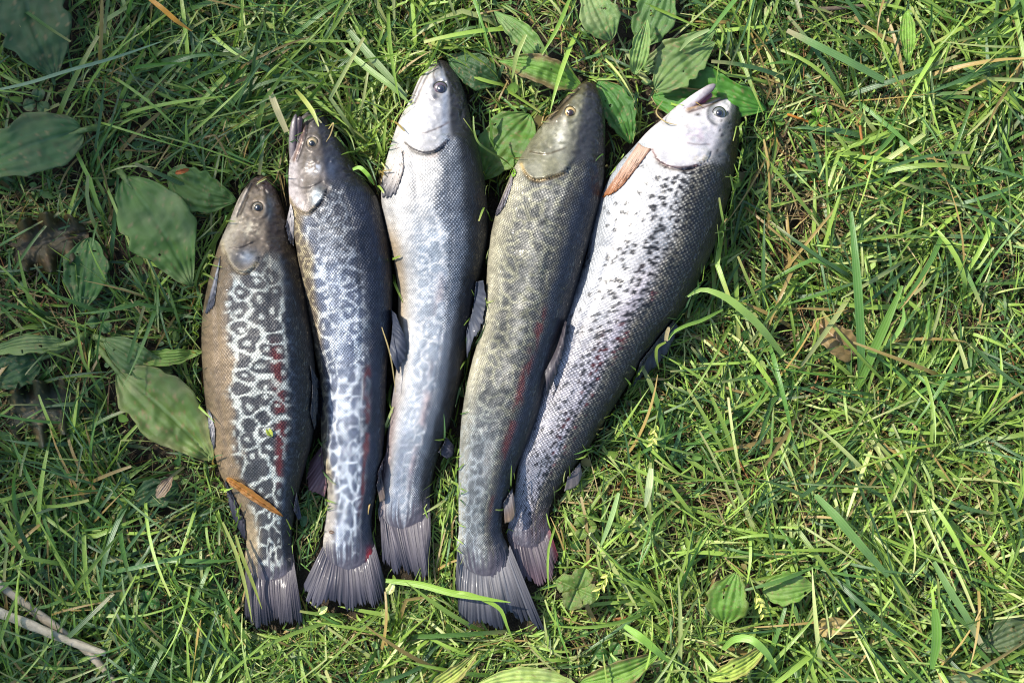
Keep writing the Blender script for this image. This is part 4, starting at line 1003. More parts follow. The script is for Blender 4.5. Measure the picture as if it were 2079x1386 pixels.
# pair at the upper left corner
pl = tag(empty('plantain_plant', at(190, 262, 0)), 'plantain with two broad dark shaded leaves in the upper left corner', 'plant')
leaf('leaf', (168, 264), (-60, 352), 122, 0.022, 0.020, 0.04, 0.10, 0.04, (66, 100, 62), (0.72, 0.7), [(212, 258)], 0.25, 0.15, 0.2, 8, pl)
leaf('leaf', (40, -80), (112, 158), 150, 0.020, 0.016, 0.05, 0.10, 0.04, DG, (0.85, 0.7), None, 0.15, 0, 0.0, 9, pl)
single = [
    ((252, 360), (388, 580), 140, dict(z0=0.024, z1=0.020, bend=-0.04, fold=0.16, wave=0.05, tint=(78, 112, 58), pale=0.55, stalk=[(236, 338)]), 'large oval plantain leaf with pale lower half, upper left of the smallest trout'),
    ((340, 352), (480, 408), 92, dict(z0=0.014, bend=0.08, tint=(76, 110, 56), pale=0.5), 'plantain leaf beside the snout of the smallest trout with a brown scrap on it'),
    ((182, 482), (166, 634), 92, dict(z0=0.014, tint=(62, 100, 52), pale=0.3), 'pointed plantain leaf hanging below the dark crumpled leaf at left'),
    ((362, 985), (262, 1018), 62, dict(z0=0.010, tint=DG), 'dark plantain leaf under grass beside the tail half of the smallest trout'),
    ((1305, 95), (1362, -48), 82, dict(z0=0.016, tint=(74, 108, 62), pale=0.2), 'upright plantain leaf cut by the top edge, above the spotted trout'),
    ((1308, 140), (1452, 62), 72, dict(z0=0.016, bend=0.05, tint=(84, 112, 66), pale=0.5), 'grey green plantain leaf above another, higher of the pair over the spotted trout'),
    ((1330, 182), (1452, 86), 84, dict(z0=0.022, bend=-0.06, tint=(88, 116, 70), pale=0.4), 'grey green rounded plantain leaf just above the leaf behind the open jaw'),
    ((1325, 196), (1556, 222), 112, dict(z0=0.010, z1=0.014, bend=-0.06, tint=(66, 118, 44), fold=0.2, wave=0.06), 'bright green plantain leaf behind the open jaw of the spotted trout'),
    ((1215, 165), (1280, 292), 70, dict(z0=0.010, tint=(60, 106, 46), bend=-0.08), 'green leaf in the gap right of the olive trout head'),
    ((1182, 178), (1012, 124), 62, dict(z0=0.018, z1=0.024, bend=0.06, tint=(90, 128, 54), brown=0.75), 'plantain leaf with reddish brown edge above the olive trout head'),
    ((1075, 232), (978, 366), 106, dict(z0=0.012, bend=0.06, tint=(78, 116, 54), pale=0.5, blotch=0.2), 'plantain leaf between the middle trout and the olive trout'),
    ((1288, 152), (1314, 40), 40, dict(z0=0.026, z1=0.032, tint=(108, 138, 82), fold=0.35, pale=0.3), 'narrow folded pale leaf left of the upright plantain leaf'),
    ((1112, 130), (1002, 22), 48, dict(z0=0.020, bend=0.03, tint=(96, 128, 76), pale=0.4, fold=0.3), 'slender pale plantain leaf above the brown edged leaf'),
    ((1010, 168), (906, 112), 70, dict(z0=0.010, tint=DG), 'dark leaf tucked behind the middle trout head'),
    ((1240, 82), (1188, -30), 76, dict(z0=0.022, tint=(92, 122, 78), pale=0.6, fold=0.2), 'torn pale green leaf at the top edge above the olive trout'),
    ((1172, 1392), (952, 1398), 60, dict(z0=0.030, bend=0.06, tint=(150, 170, 108), pale=0.7, fold=-0.15), 'pale green leaf lying along the bottom edge below the olive trout'),
    ((862, 1404), (972, 1320), 34, dict(z0=0.030, bend=0.06, tint=(148, 160, 84), brown=0.5, fold=0.4), 'narrow yellowish leaf with brown edge at the bottom edge'),
    ((1178, 1386), (1342, 1322), 54, dict(z0=0.022, bend=0.08, tint=(98, 132, 58), brown=0.8, fold=0.45, wave=0.1), 'curled leaf with brown rim near the bottom edge'),
    ((1470, 1262), (1496, 1160), 84, dict(z0=0.022, tint=(86, 124, 52), brown=0.3, bend=-0.05, shape=(0.7, 0.7)), 'round ended green leaf in the sunlit grass at lower right'),
    ((1548, 1200), (1655, 1188), 70, dict(z0=0.018, tint=(96, 132, 60), pale=0.4), 'half shaded oval leaf right of the round ended leaf'),
    ((1842, 22), (1844, 132), 32, dict(z0=0.034, tint=(104, 140, 56), pale=0.2, fold=0.2), 'small upright leaf standing in grass at upper right'),
    ((2095, 1268), (1985, 1318), 66, dict(z0=0.012, tint=(76, 92, 70)), 'grey green leaf in the bare patch at lower right corner'),
    ((2010, 1392), (1880, 1388), 44, dict(z0=0.014, tint=(104, 122, 96)), 'pale flat leaf at bottom edge near the right corner'),
    ((1440, 1378), (1560, 1306), 40, dict(z0=0.026, tint=(142, 160, 78), brown=0.6, fold=0.4, bend=0.08), 'yellow green curled leaf below the round ended leaf'),
    ((318, 1010), (350, 966), 26, dict(z0=0.020, tint=(150, 130, 122), brown=0.5, pale=0.0), 'small dusty pink leaf under grass left of the smallest trout tail'),
]
for i, (bp, tp, wd, kw, lb) in enumerate(single):
    tag(leaf('plantain_leaf', bp, tp, wd, seed=30 + i, **kw), lb, 'leaf', PG)

# dead leaves
def dead(base, tip, w, tint, lb, seed, **kw):
    tag(leaf('dead_leaf', base, tip, w, tint=tint, seed=seed, **kw), lb, 'dead leaf', 'dead leaves in the lawn')
dead((1738, 722), (1652, 648), 62, (146, 124, 108), 'brown grey dry leaf half hidden by blades at right', 71, z0=0.008, z1=0.012, fold=0.6, shape=(0.6, 0.55), veins=1, mask=False)
dead((1650, 1276), (1738, 1268), 38, (178, 158, 128), 'pale tan dry leaf in the lower right grass', 72, z0=0.010, fold=0.25, brown=0.3, veins=1, shape=(0.7, 0.5), mask=False)
dead((20, 510), (180, 470), 120, (66, 60, 50), 'dark crumpled rotting leaf at left above the pointed plantain leaf', 73, z0=0.004, wave=0.7, fold=0.3, shape=(0.8, 0.5), veins=1, blotch=0.6, mask=False)
dead((10, 850), (170, 812), 130, (58, 62, 58), 'wet dark rotting leaf at left below the plantain rosette', 74, z0=0.004, wave=0.7, fold=0.2, shape=(0.8, 0.5), veins=1, blotch=0.5, mask=False)
dead((356, 352), (384, 344), 10, (168, 98, 58), 'tiny orange brown scrap on the plantain leaf near the left snout', 75, z0=0.024, veins=1, mask=False, shape=(0.8, 0.4))
dead((460, 970), (575, 1048), 17, (150, 104, 58), 'long orange brown straw scrap stuck across the smallest trout', 76, z0=0.0375, z1=0.0285, fold=0.5, veins=1, mask=False, shape=(0.7, 0.5), arch=0.003, brown=0.3, drape=True)

# small scraps
def scrap(px, py, L, w, ang, z, tint, lb, seed, cat='leaf scrap'):
    a = math.radians(ang)
    tag(leaf('leaf_scrap', (px - L / 2 * math.cos(a), py - L / 2 * math.sin(a)), (px + L / 2 * math.cos(a), py + L / 2 * math.sin(a)), w, z0=z, tint=tint, seed=seed,
             veins=1, mask=False, shape=(0.9, 0.6), arch=0.001, drape=True), lb, cat, 'loose scraps')
scrap(547, 878, 20, 13, 60, 0.050, (176, 186, 96), 'yellow green scrap stuck on the flank of the smallest trout', 81)
scrap(655, 1238, 24, 15, -40, 0.024, (206, 214, 168), 'whitish petal scrap below the blue grey trout tail', 82)
scrap(793, 1194, 26, 17, -60, 0.024, (220, 224, 190), 'white petal scrap beside the middle trout tail', 83)
scrap(673, 1080, 12, 7, 20, 0.023, (96, 66, 44), 'brown crumb on the tail half of the blue grey trout', 84)
scrap(1043, 352, 9, 16, 10, 0.042, (120, 160, 62), 'bright green scrap at the gill of the olive trout', 85)

# clover
def clover(px, py, r, z, tint, lb, n=3, rot=0.0, seed=0):
    t = tag(empty('clover', at(px, py, 0)), lb, 'clover', 'clover sprigs in the lawn')
    for i in range(n):
        a = rot + i * 2 * math.pi / n
        leaf('leaflet', (px + 2 * math.cos(a), py + 2 * math.sin(a)), (px + r * math.cos(a), py + r * math.sin(a)), r * 0.95, z0=z, z1=z + 0.002, fold=0.2, tint=tint, shape=(1.15, 0.6),
             seed=seed + i, parent=t, veins=1, arch=0.002, brown=0.25)
    st = tube('stem', [(px, py), (px + 6, py + 10), (px + 8, py + 22)], [0.0007, 0.0007], [z, 0.0], lin(110, 130, 70), M_LEAF)
    put_under(st, t)
clover(1172, 1195, 46, 0.022, (92, 118, 64), 'four leaved clover with browned edges right of the spotted trout tail', 4, 0.4, 91)
clover(205, 652, 28, 0.016, (64, 98, 62), 'dark clover just above the plantain rosette', 3, 0.9, 95)
clover(300, 1222, 26, 0.014, (58, 100, 54), 'green clover in shaded grass left of the smallest trout tail', 3, 0.2, 99)
clover(238, 1065, 24, 0.012, (70, 96, 50), 'small clover in the shaded grass above the dry stems', 3, 0.5, 103)
clover(75, 208, 30, 0.016, (74, 104, 76), 'round leaved clover between the two dark corner leaves', 3, 0.7, 107)
clover(1186, 1070, 26, 0.020, (96, 120, 60), 'clover with tan tips beside the peduncle of the spotted trout', 3, 2.0, 111)
clover(1240, 1330, 30, 0.018, (66, 108, 54), 'leafy clover at the bottom below the spotted trout tail', 3, 1.1, 115)
clover(1660, 240, 22, 0.016, (98, 140, 52), 'bright small clover right of the leaf behind the open jaw', 3, 0.3, 119)

# dry woody stems lower left
def stem(name, pts, rads, zs, col, lb, cat, seed, noise=0.2, **kw):
    tag(tube(name, pts, rads, zs, lin(*col), M_WOOD, seed=seed, noise=noise, **kw), lb, cat)
stem('dry_stem', [(-30, 1162), (0, 1186), (60, 1232), (128, 1283), (178, 1322), (234, 1384)], [0.0042, 0.0036, 0.0042, 0.0030, 0.0036, 0.0022], [0.012, 0.013, 0.010], (196, 182, 160), 'upper pale dry stem crossing the lower left corner', 'stem', 5, n=60, m=12)
stem('dry_stem', [(-30, 1232), (0, 1243), (60, 1266), (130, 1296), (215, 1327)], [0.0044, 0.0036, 0.0044, 0.0032, 0.0036, 0.0020], [0.016, 0.019, 0.016], (212, 200, 176), 'lower pale dry stem lying over the other in the left corner', 'stem', 6, n=60, m=12)
stem('dry_stem', [(1648, 20), (1710, 16), (1812, 6)], [0.0018, 0.0016, 0.0012], [0.014, 0.012], (120, 104, 92), 'thin grey twig at the top edge on the right', 'stem', 7, n=30, m=8)
stem('dry_stem', [(1598, 232), (1650, 250), (1722, 276)], [0.0010, 0.0010, 0.0008], [0.018, 0.016], (196, 128, 52), 'slanting thin orange stalk at upper right', 'stem', 8, n=24, m=7)
stem('dry_stem', [(1746, 255), (1754, 310), (1764, 366)], [0.0011, 0.0011, 0.0009], [0.020, 0.014], (190, 130, 72), 'upright thin orange stalk right of the slanting one', 'stem', 9, n=24, m=7)

# ------------------------------------------------------------------ blades of grass that can be pointed at
def blade_mesh(paths, widths, rolls, cb, cm, ct, tipw, cup=0.25):
    """paths (N,K,3) in metres; returns verts, quads, colours, uv for N three-vertex-wide blades"""
    N, K, _ = paths.shape
    T = np.gradient(paths, axis=1); T /= np.linalg.norm(T, axis=2, keepdims=True) + 1e-12
    side = np.cross(T, np.array([0, 0, 1.0])); sl = np.linalg.norm(side, axis=2, keepdims=True)
    side = np.where(sl > 0.05, side / (sl + 1e-9), np.array([1.0, 0, 0]))
    up = np.cross(side, T)
    ro = rolls[:, None, None] if rolls.ndim == 1 else rolls[..., None]
    sv = side * np.cos(ro) + up * np.sin(ro); nv_ = up * np.cos(ro) - side * np.sin(ro)
    t = np.linspace(0, 1, K)
    prof = (0.62 + 0.38 * np.minimum(t / 0.25, 1))[None, :] * np.where(t[None, :] > 0.55, 1 - (1 - tipw[:, None]) * ((t[None, :] - 0.55) / 0.45) ** 1.5, 1.0)
    w = widths[:, None] * prof * 0.5
    V = np.stack([paths - sv * w[..., None], paths - nv_ * (w * cup)[..., None], paths + sv * w[..., None]], 2)
    off = (np.arange(N) * K * 3)[:, None, None, None]
    k = np.arange(K - 1)[None, :, None, None] * 3; j = np.arange(2)[None, None, :, None]
    q = off + k + j + np.array([0, 1, 4, 3])[None, None, None, :]
    wb = (1 - sstep(0, 0.28, t))[None, :, None]; wt = sstep(0.72, 1.0, t)[None, :, None]
    c = cb[:, None, :] * wb + cm[:, None, :] * (1 - wb - wt) + ct[:, None, :] * wt
    c = np.repeat(c[:, :, None, :], 3, 2)
    uv = np.stack([np.broadcast_to(np.array([0, 0.5, 1.0])[None, None, :], (N, K, 3)), np.broadcast_to(t[None, :, None], (N, K, 3))], -1)
    return V.reshape(-1, 3), q.reshape(-1, 4), c.reshape(-1, 3), uv.reshape(-1, 2)

def one_blade(pts, zs, wpx, tint, lb, tipw=0.25, roll=0.1, tipc=None, basec=None, name='grass_strand', cat='grass blade', mat=None, K=18):
    p = smooth_line(pts, K); z = np.interp(np.linspace(0, 1, K), np.linspace(0, 1, len(zs)), zs)
    z = np.maximum(z, rest(p[:, 0], p[:, 1]) + 0.0016)
    x, y, zz = at(p[:, 0], p[:, 1], z)
    cm = lin(*tint)
    V, q, c, uv = blade_mesh(np.stack([x, y, zz], -1)[None], np.array([wpx * S]), np.array([roll]), lin(*(basec or tint))[None], cm[None], lin(*(tipc or tint))[None], np.array([tipw]))
    # thickness: a second skin just below
    n = len(V); V2 = V - np.array([0, 0, 0.0003])
    o = mesh_obj(name, np.concatenate([V, V2]), np.concatenate([q, q[:, ::-1] + n]), mat or M_GRASS, np.concatenate([c, c]), np.concatenate([uv, uv]))
    return tag(o, lb, cat, 'single blades that stand out')
GB, YB, PB = (108, 148, 56), (150, 178, 76), (168, 186, 112)
BL = [
    ([(600, 182), (620, 206), (634, 226), (647, 257)], [0.02, 0.045, 0.052, 0.054], 9, (176, 184, 96), 'pale thin blade lying on the head of the gaping blue grey trout', dict()),
    ([(546, 180), (562, 222), (582, 268)], [0.028, 0.030, 0.026], 13, (216, 204, 150), 'straw coloured cut blade left of the gaping mouth', dict(tipw=0.8)),
    ([(783, 1178), (850, 1186), (920, 1204), (980, 1214), (1036, 1222)], [0.018, 0.026, 0.031, 0.033, 0.032], 13, (146, 184, 62), 'bright blade lying across the fanned tail of the olive trout', dict(tipw=0.1)),
    ([(905, 1200), (945, 1204), (985, 1218), (1015, 1236), (1030, 1272), (1042, 1300)], [0.028, 0.033, 0.032, 0.030, 0.026, 0.018], 8, (158, 192, 74), 'thin kinked blade hanging over the end of the fanned tail', dict()),
    ([(1590, 720), (1520, 640), (1462, 598), (1424, 588), (1396, 602)], [0.016, 0.034, 0.044, 0.046, 0.040], 15, (150, 182, 88), 'broad bright blade bending towards the back of the spotted trout', dict()),
    ([(1468, 628), (1420, 652), (1390, 662), (1364, 678), (1356, 690)], [0.022, 0.032, 0.038, 0.042, 0.042], 7, (140, 178, 70), 'jointed stalk pointing at the dorsal fin of the spotted trout', dict(tipw=0.6)),
    ([(1358, 664), (1354, 678), (1352, 692)], [0.046, 0.044, 0.042], 8, (196, 176, 130), 'short tan broken straw hanging at the spotted trout back', dict(tipw=0.9)),
    ([(1352, 694), (1334, 706), (1332, 722), (1338, 750)], [0.042, 0.044, 0.040, 0.032], 6, (140, 160, 56), 'curling yellow green blade beside the spotted trout back', dict()),
    ([(478, 1085), (492, 1130), (512, 1180), (532, 1236)], [0.024, 0.026, 0.022, 0.020], 7, (150, 160, 72), 'long blade crossing the dark tail of the smallest trout', dict(tipw=0.1)),
    ([(452, 1060), (478, 1120), (498, 1190), (512, 1262)], [0.020, 0.022, 0.020, 0.018], 7, (166, 176, 92), 'pale blade along the left edge of the smallest trout tail', dict(tipw=0.1)),
    ([(-20, 186), (60, 168), (130, 146), (230, 118), (330, 84)], [0.020, 0.036, 0.040, 0.036, 0.028], 7, (128, 158, 120), 'long pale blade crossing the dark corner leaf', dict()),
    ([(296, -8), (330, 18), (360, 44), (390, 64)], [0.036, 0.038, 0.036, 0.028], 10, (202, 146, 44), 'orange yellow blade at the top edge on the left', dict(tipw=0.1)),
    ([(961, 236), (963, 268), (970, 288), (992, 306), (1022, 324), (1044, 342)], [0.050, 0.052, 0.050, 0.040, 0.030, 0.022], 4, (126, 150, 66), 'thin blade curling from the middle trout back', dict()),
    ([(716, 344), (728, 340), (744, 352), (760, 376)], [0.048, 0.052, 0.052, 0.044], 8, (130, 176, 52), 'short green blade on the shoulder of the blue grey trout', dict()),
    ([(1748, 790), (1748, 700), (1742, 590), (1732, 470), (1728, 430)], [0.006, 0.030, 0.042, 0.044, 0.040], 17, (92, 138, 62), 'tall broad blade standing over the brown grey dry leaf', dict(tipw=0.4)),
    ([(1736, 800), (1770, 720), (1806, 640), (1832, 580)], [0.006, 0.024, 0.034, 0.038], 18, (104, 146, 54), 'broad slanting blade right of the tall one', dict(tipw=0.3)),
    ([(1800, 704), (1822, 676), (1834, 650), (1834, 624)], [0.020, 0.026, 0.030, 0.032], 9, (146, 186, 92), 'short curved pale blade beside the broad slanting one', dict()),
    ([(1656, 1005), (1690, 1040), (1740, 1098), (1804, 1170)], [0.034, 0.040, 0.038, 0.026], 17, (112, 152, 78), 'wide diagonal blade in the lower right lawn', dict(tipw=0.5)),
    ([(1896, 1140), (1930, 1200), (1964, 1254), (1992, 1306)], [0.028, 0.034, 0.034, 0.026], 14, (116, 152, 84), 'diagonal mown blade near the lower right corner', dict(tipw=0.8, tipc=(196, 186, 140))),
    ([(1898, 1236), (1902, 1290), (1892, 1358)], [0.034, 0.036, 0.030], 20, (112, 158, 62), 'short upright broad blade near the lower right corner', dict(tipw=0.4)),
    ([(1598, 62), (1650, 88), (1722, 124), (1796, 164)], [0.034, 0.038, 0.034, 0.022], 15, (110, 150, 84), 'wide grey green blade slanting through the upper right grass', dict(tipw=0.9, basec=(170, 160, 120))),
    ([(1268, 1270), (1300, 1292), (1330, 1318), (1362, 1346)], [0.034, 0.038, 0.034, 0.022], 15, (146, 190, 74), 'bright wide blade at the bottom below the spotted trout tail', dict()),
    ([(1468, 1318), (1490, 1298), (1520, 1296), (1552, 1320), (1580, 1366)], [0.020, 0.036, 0.042, 0.036, 0.022], 15, (148, 190, 86), 'arching bright blade by the bottom edge', dict()),
    ([(700, 100), (745, 138), (790, 172), (830, 208)], [0.024, 0.034, 0.038, 0.036], 12, (140, 168, 92), 'wide pale blade slanting towards the middle trout chest', dict(tipw=0.3)),
    ([(706, 60), (750, 112), (790, 156), (826, 196)], [0.020, 0.028, 0.030, 0.030], 14, (132, 156, 98), 'second wide blade just above the pale slanting one', dict(tipw=0.3)),
    ([(1256, 1000), (1238, 1060), (1218, 1112)], [0.030, 0.036, 0.024], 10, (176, 204, 130), 'sunlit pale blade right of the spotted trout peduncle', dict(tipw=0.3)),
    ([(1322, 950), (1316, 1000), (1310, 1030)], [0.034, 0.040, 0.030], 14, (206, 216, 160), 'bleached blade tuft in the bright grass right of the spotted trout', dict()),
    ([(1160, -10), (1130, 60), (1100, 112)], [0.02, 0.034, 0.03], 8, (140, 178, 66), 'bright blade from the top edge above the brown edged leaf', dict()),
    ([(1068, 70), (1050, 110), (1040, 160)], [0.036, 0.036, 0.028], 9, (170, 186, 104), 'pale blade crossing the brown edged leaf', dict()),
    ([(1440, 60), (1398, 82), (1380, 104)], [0.038, 0.036, 0.030], 9, (150, 172, 108), 'curved pale blade over the upper pair of plantain leaves', dict()),
]
for pts, zs, w, tint, lb, kw in BL:
    one_blade(pts, zs, w, tint, lb, **kw)
# fine hairs of dry grass on the fish
for pts, zs, lb in (([(775, 664), (790, 712), (800, 770), (803, 796)], [0.046, 0.046, 0.040, 0.036], 'hair thin straw in the gap left of the middle trout'),
                    ([(1345, 205), (1332, 228), (1352, 248), (1375, 254)], [0.030, 0.040, 0.044, 0.044], 'hair thin root fibre at the throat of the spotted trout'),
                    ([(667, 262), (676, 250), (670, 275), (662, 288)], [0.05, 0.056, 0.052, 0.05], 'curled fibre on the crown of the blue grey trout')):
    one_blade(pts, zs, 2.6, (176, 156, 104), lb, mat=M_DRY, name='straw_fibre', cat='straw')

# seed heads
def seed_head(px, py, ang, n, lb, seed):
    r = np.random.default_rng(seed); t = tag(empty('grass_seed_head', at(px, py, 0)), lb, 'seed head', 'grass seed heads')
    a = math.radians(ang); d = np.array([math.cos(a), math.sin(a)])
    put_under(tube('stalk', [np.array([px, py]) - d * 60, np.array([px, py]), np.array([px, py]) + d * 44], [0.0006, 0.0004], [0.012, 0.034, 0.034], lin(140, 160, 84), M_LEAF), t)
    for i in range(n):
        s = np.array([px, py]) + d * (i / n * 50 - 6); b = a + (0.6 if i % 2 else -0.6) + r.normal(0, 0.2); e = s + np.array([math.cos(b), math.sin(b)]) * r.uniform(14, 22)
        put_under(leaf('spikelet', s, e, r.uniform(6, 9), z0=0.033 + 0.002 * (i % 3), tint=(196, 198, 130) if i % 3 else (176, 190, 110), seed=seed + i, veins=1, mask=False, fold=0.3, arch=0.001), t)
seed_head(1536, 1208, 70, 8, 'pale green seed head beside the half shaded oval leaf', 201)
seed_head(1235, 1165, 120, 7, 'dry tan seed head right of the four leaved clover', 211)
seed_head(1330, 868, 100, 7, 'bleached seed head in the bright grass right of the spotted trout', 221)

# ------------------------------------------------------------------ the lawn itself
def scatter_blades(name, N, seed, lmin, lmax, wmin, wmax, e_lo, e_hi, palette, mat, tuft=0.6, region=None, K=8, leafkeep=0.12, overkeep=0.35, density=None, azim=None, rootz=0.0, floor=0.003, cross=0.06, ring=False):
    r = np.random.default_rng(seed)
    xs = []; n_try = 0
    px = r.uniform(-420, 2500, N); py = r.uniform(-420, 1806, N)
    inside = (px > -60) & (px < 2140) & (py > -60) & (py < 1446)
    keep = inside | (r.random(N) < 0.45)
    px, py = px[keep], py[keep]
    if ring:
        px = r.uniform(360, 1580, N); py = r.uniform(80, 1340, N); k = look(ring_mask, px, py); px, py = px[k], py[k]
    if density is not None:
        k = r.random(len(px)) < density(px, py); px, py = px[k], py[k]
    n = len(px)
    # tufts: pull roots to common centres and fan out from there
    nt = max(1, n // 16); ti = r.integers(0, nt, n); tx_, ty_ = px[r.integers(0, n, nt)], py[r.integers(0, n, nt)]
    is_t = r.random(n) < tuft
    px = np.where(is_t, tx_[ti] + r.normal(0, 9, n), px); py = np.where(is_t, ty_[ti] + r.normal(0, 9, n), py)
    taz = r.uniform(0, 2 * np.pi, nt)
    az = np.where(is_t, taz[ti] + r.normal(0, 0.50, n), r.uniform(0, 2 * np.pi, n))
    if azim is not None:
        pref, wgt = azim(px, py); m = r.random(n) < wgt; az = np.where(m, pref + r.normal(0, 0.4, n), az)
    L = (lmin + (lmax - lmin) * r.random(n) ** 1.7)
    Wd = wmin + (wmax - wmin) * r.random(n) ** 1.6 * (0.5 + 0.5 * (L - lmin) / (lmax - lmin))
    e0 = r.uniform(e_lo, e_hi, n); droop = r.uniform(0.9, 2.3, n)
    t = np.linspace(0, 1, K)[None, :]
    curl = r.normal(0, 0.35, n)
    kink = np.where(r.random(n) < 0.18, r.normal(0, 0.9, n), 0); kt = r.uniform(0.3, 0.8, n)
    A = az[:, None] + curl[:, None] * t + kink[:, None] * (t > kt[:, None])
    E = e0[:, None] * (1 - droop[:, None] * t)
    ds = (L / (K - 1))[:, None]
    dx = np.cos(A) * np.cos(E) * ds; dy = np.sin(A) * np.cos(E) * ds; dz = np.sin(E) * ds
    X0, Y0, _ = at(px, py, 0.0)
    cum = lambda d: np.concatenate([np.zeros((n, 1)), np.cumsum(d[:, :-1], 1)], 1)
    X = X0[:, None] + cum(dx); Y = Y0[:, None] + cum(dy); Z = rootz + cum(dz)
    Z = np.maximum(Z, floor + 0.004 * r.random((n, 1)) * np.minimum(t * 4, 1)) * np.minimum(t * 5 + 0.05, 1) + (1 - np.minimum(t * 5, 1)) * (-0.004)
    if ring:
        kk = CAM_H / (CAM_H - Z); hz_ = rest(X * kk / S + 1039.5, 693 - Y * kk / S); Z = np.where(t > 0.3, np.maximum(Z, hz_ + 0.0015), Z)
    kk = CAM_H / (CAM_H - Z); PX = X * kk / S + 1039.5; PY = 693 - Y * kk / S
    onfish = look(fish_core if not ring else erode(fish_mask, 5), PX, PY).any(1) | look(fish_mask, PX[:, 0], PY[:, 0])
    edge = look(fish_mask, PX, PY).any(1)
    onleaf = look(leaf_mask, PX, PY)
    ok = ~onfish & ~(edge & (r.random(n) > cross * 6)) & ~(onleaf[:, 0] & (r.random(n) > leafkeep)) & ~(onleaf.any(1) & (r.random(n) > overkeep))
    X, Y, Z, Wd, L, px, py = X[ok], Y[ok], Z[ok], Wd[ok], L[ok], px[ok], py[ok]
    n = len(X)
    pal, wts = palette(px, py, r)
    cm = pal
    tipcut = r.random(n) < 0.35
    ct = np.where(tipcut[:, None], cm * 0.5 + lin(190, 170, 118) * 0.5, cm * r.uniform(0.9, 1.25, (n, 1)))
    cb = cm * 0.65 + lin(176, 180, 110) * 0.35 * r.uniform(0.2, 1, (n, 1))
    tipw = np.where(tipcut, 0.75, r.uniform(0.05, 0.3, n))
    roll = r.normal(0, 0.55, n)[:, None] + r.normal(0, 0.7, n)[:, None] * np.linspace(0, 1, K)[None, :]
    V, q, c, uv = blade_mesh(np.stack([X, Y, Z], -1), Wd, roll, cb, cm, ct, tipw)
    o = mesh_obj(name, V, q, mat, c, uv)
    o['kind'] = 'stuff'
    return o

def pal_green(px, py, r):
    n = len(px)
    a, b_, c_, d_ = lin(82, 124, 50), lin(140, 170, 70), lin(70, 108, 60), lin(184, 194, 122)
    warm = np.clip(0.55 + (fbm(px / 240, py / 240, 4) - 0.5) * 1.6 - 0.5 * sstep(520, 250, px) + 0.45 * np.exp(-(((px - 1200) / 480) ** 2 + ((py - 1120) / 260) ** 2)) + 0.3 * np.exp(-(((px - 700) / 300) ** 2 + ((py - 120) / 160) ** 2)), 0, 1.3)  # random warmth, plus sunlit yellow and cooler shaded left painted into blade colour
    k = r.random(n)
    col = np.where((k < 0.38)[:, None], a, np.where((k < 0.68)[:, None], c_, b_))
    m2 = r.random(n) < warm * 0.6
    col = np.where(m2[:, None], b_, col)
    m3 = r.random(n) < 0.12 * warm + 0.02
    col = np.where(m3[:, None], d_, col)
    m4 = r.random(n) < 0.06
    col = np.where(m4[:, None], lin(160, 134, 78), col)
    return col * 1.04 * r.uniform(0.62, 1.28, (n, 1)), None
def pal_dry(px, py, r):
    n = len(px); k = r.random(n)
    col = np.where((k < 0.4)[:, None], lin(150, 128, 88), np.where((k < 0.7)[:, None], lin(104, 80, 54), np.where((k < 0.9)[:, None], lin(186, 168, 122), lin(140, 92, 50))))
    return col * r.uniform(0.55, 1.2, (n, 1)), None

def dens_long(px, py):
    d = 0.55 + 0.9 * (fbm(px / 170, py / 170, 12) - 0.5)
    d = d + 0.35 * np.exp(-(((px - 330) / 260) ** 2 + ((py - 180) / 160) ** 2)) + 0.35 * sstep(1250, 1600, px) * sstep(500, 800, py)
    d = d - 0.5 * np.exp(-(((px - 1660) / 220) ** 2 + ((py - 330) / 280) ** 2)) - 0.3 * np.exp(-(((px - 90) / 160) ** 2 + ((py - 700) / 300) ** 2))
    return np.clip(d, 0.12, 1)
def az_long(px, py):
    """upper left lies along the rising diagonal; lower right lies the other way"""
    ul = np.exp(-(((px - 320) / 320) ** 2 + ((py - 170) / 240) ** 2)); lr = sstep(1450, 1800, px) * sstep(700, 1000, py); ll = np.exp(-(((px - 380) / 160) ** 2 + ((py - 1150) / 180) ** 2))
    pref = np.where(ul > 0.4, math.radians(35), np.where(ll > 0.4, math.radians(-100), np.where(lr > 0.4, math.radians(-48), math.radians(115))))
    return pref, np.clip(0.6 * ul + 0.35 * lr + 0.5 * ll + 0.12, 0, 0.7)

scatter_blades('dry_grass', 12000, 11, 0.012, 0.060, 0.0005, 0.0016, 0.0, 0.45, pal_dry, M_DRY, 0.25, K=6, leafkeep=0.05, overkeep=0.15, floor=0.002, cross=0.02)
scatter_blades('dry_grass', 60000, 15, 0.012, 0.055, 0.0005, 0.0018, 0.1, 0.6, pal_dry, M_DRY, 0.3, K=6, leafkeep=0.05, overkeep=0.15, floor=0.005, cross=0.02,
               density=lambda x, y: 0.02 + 0.12 * sstep(0.55, 0.75, fbm(x / 130, y / 130, 61)) + 0.8 * np.exp(-(((x - 1640) / 190) ** 2 + ((y - 290) / 240) ** 2)) + 0.4 * np.exp(-(((x - 70) / 130) ** 2 + ((y - 620) / 220) ** 2)))
scatter_blades('grass', 24000, 16, 0.008, 0.022, 0.0008, 0.0022, 0.0, 0.7, pal_green, M_GRASS, 0.2, K=4, leafkeep=0.1, overkeep=0.2, floor=0.002, cross=0.03)
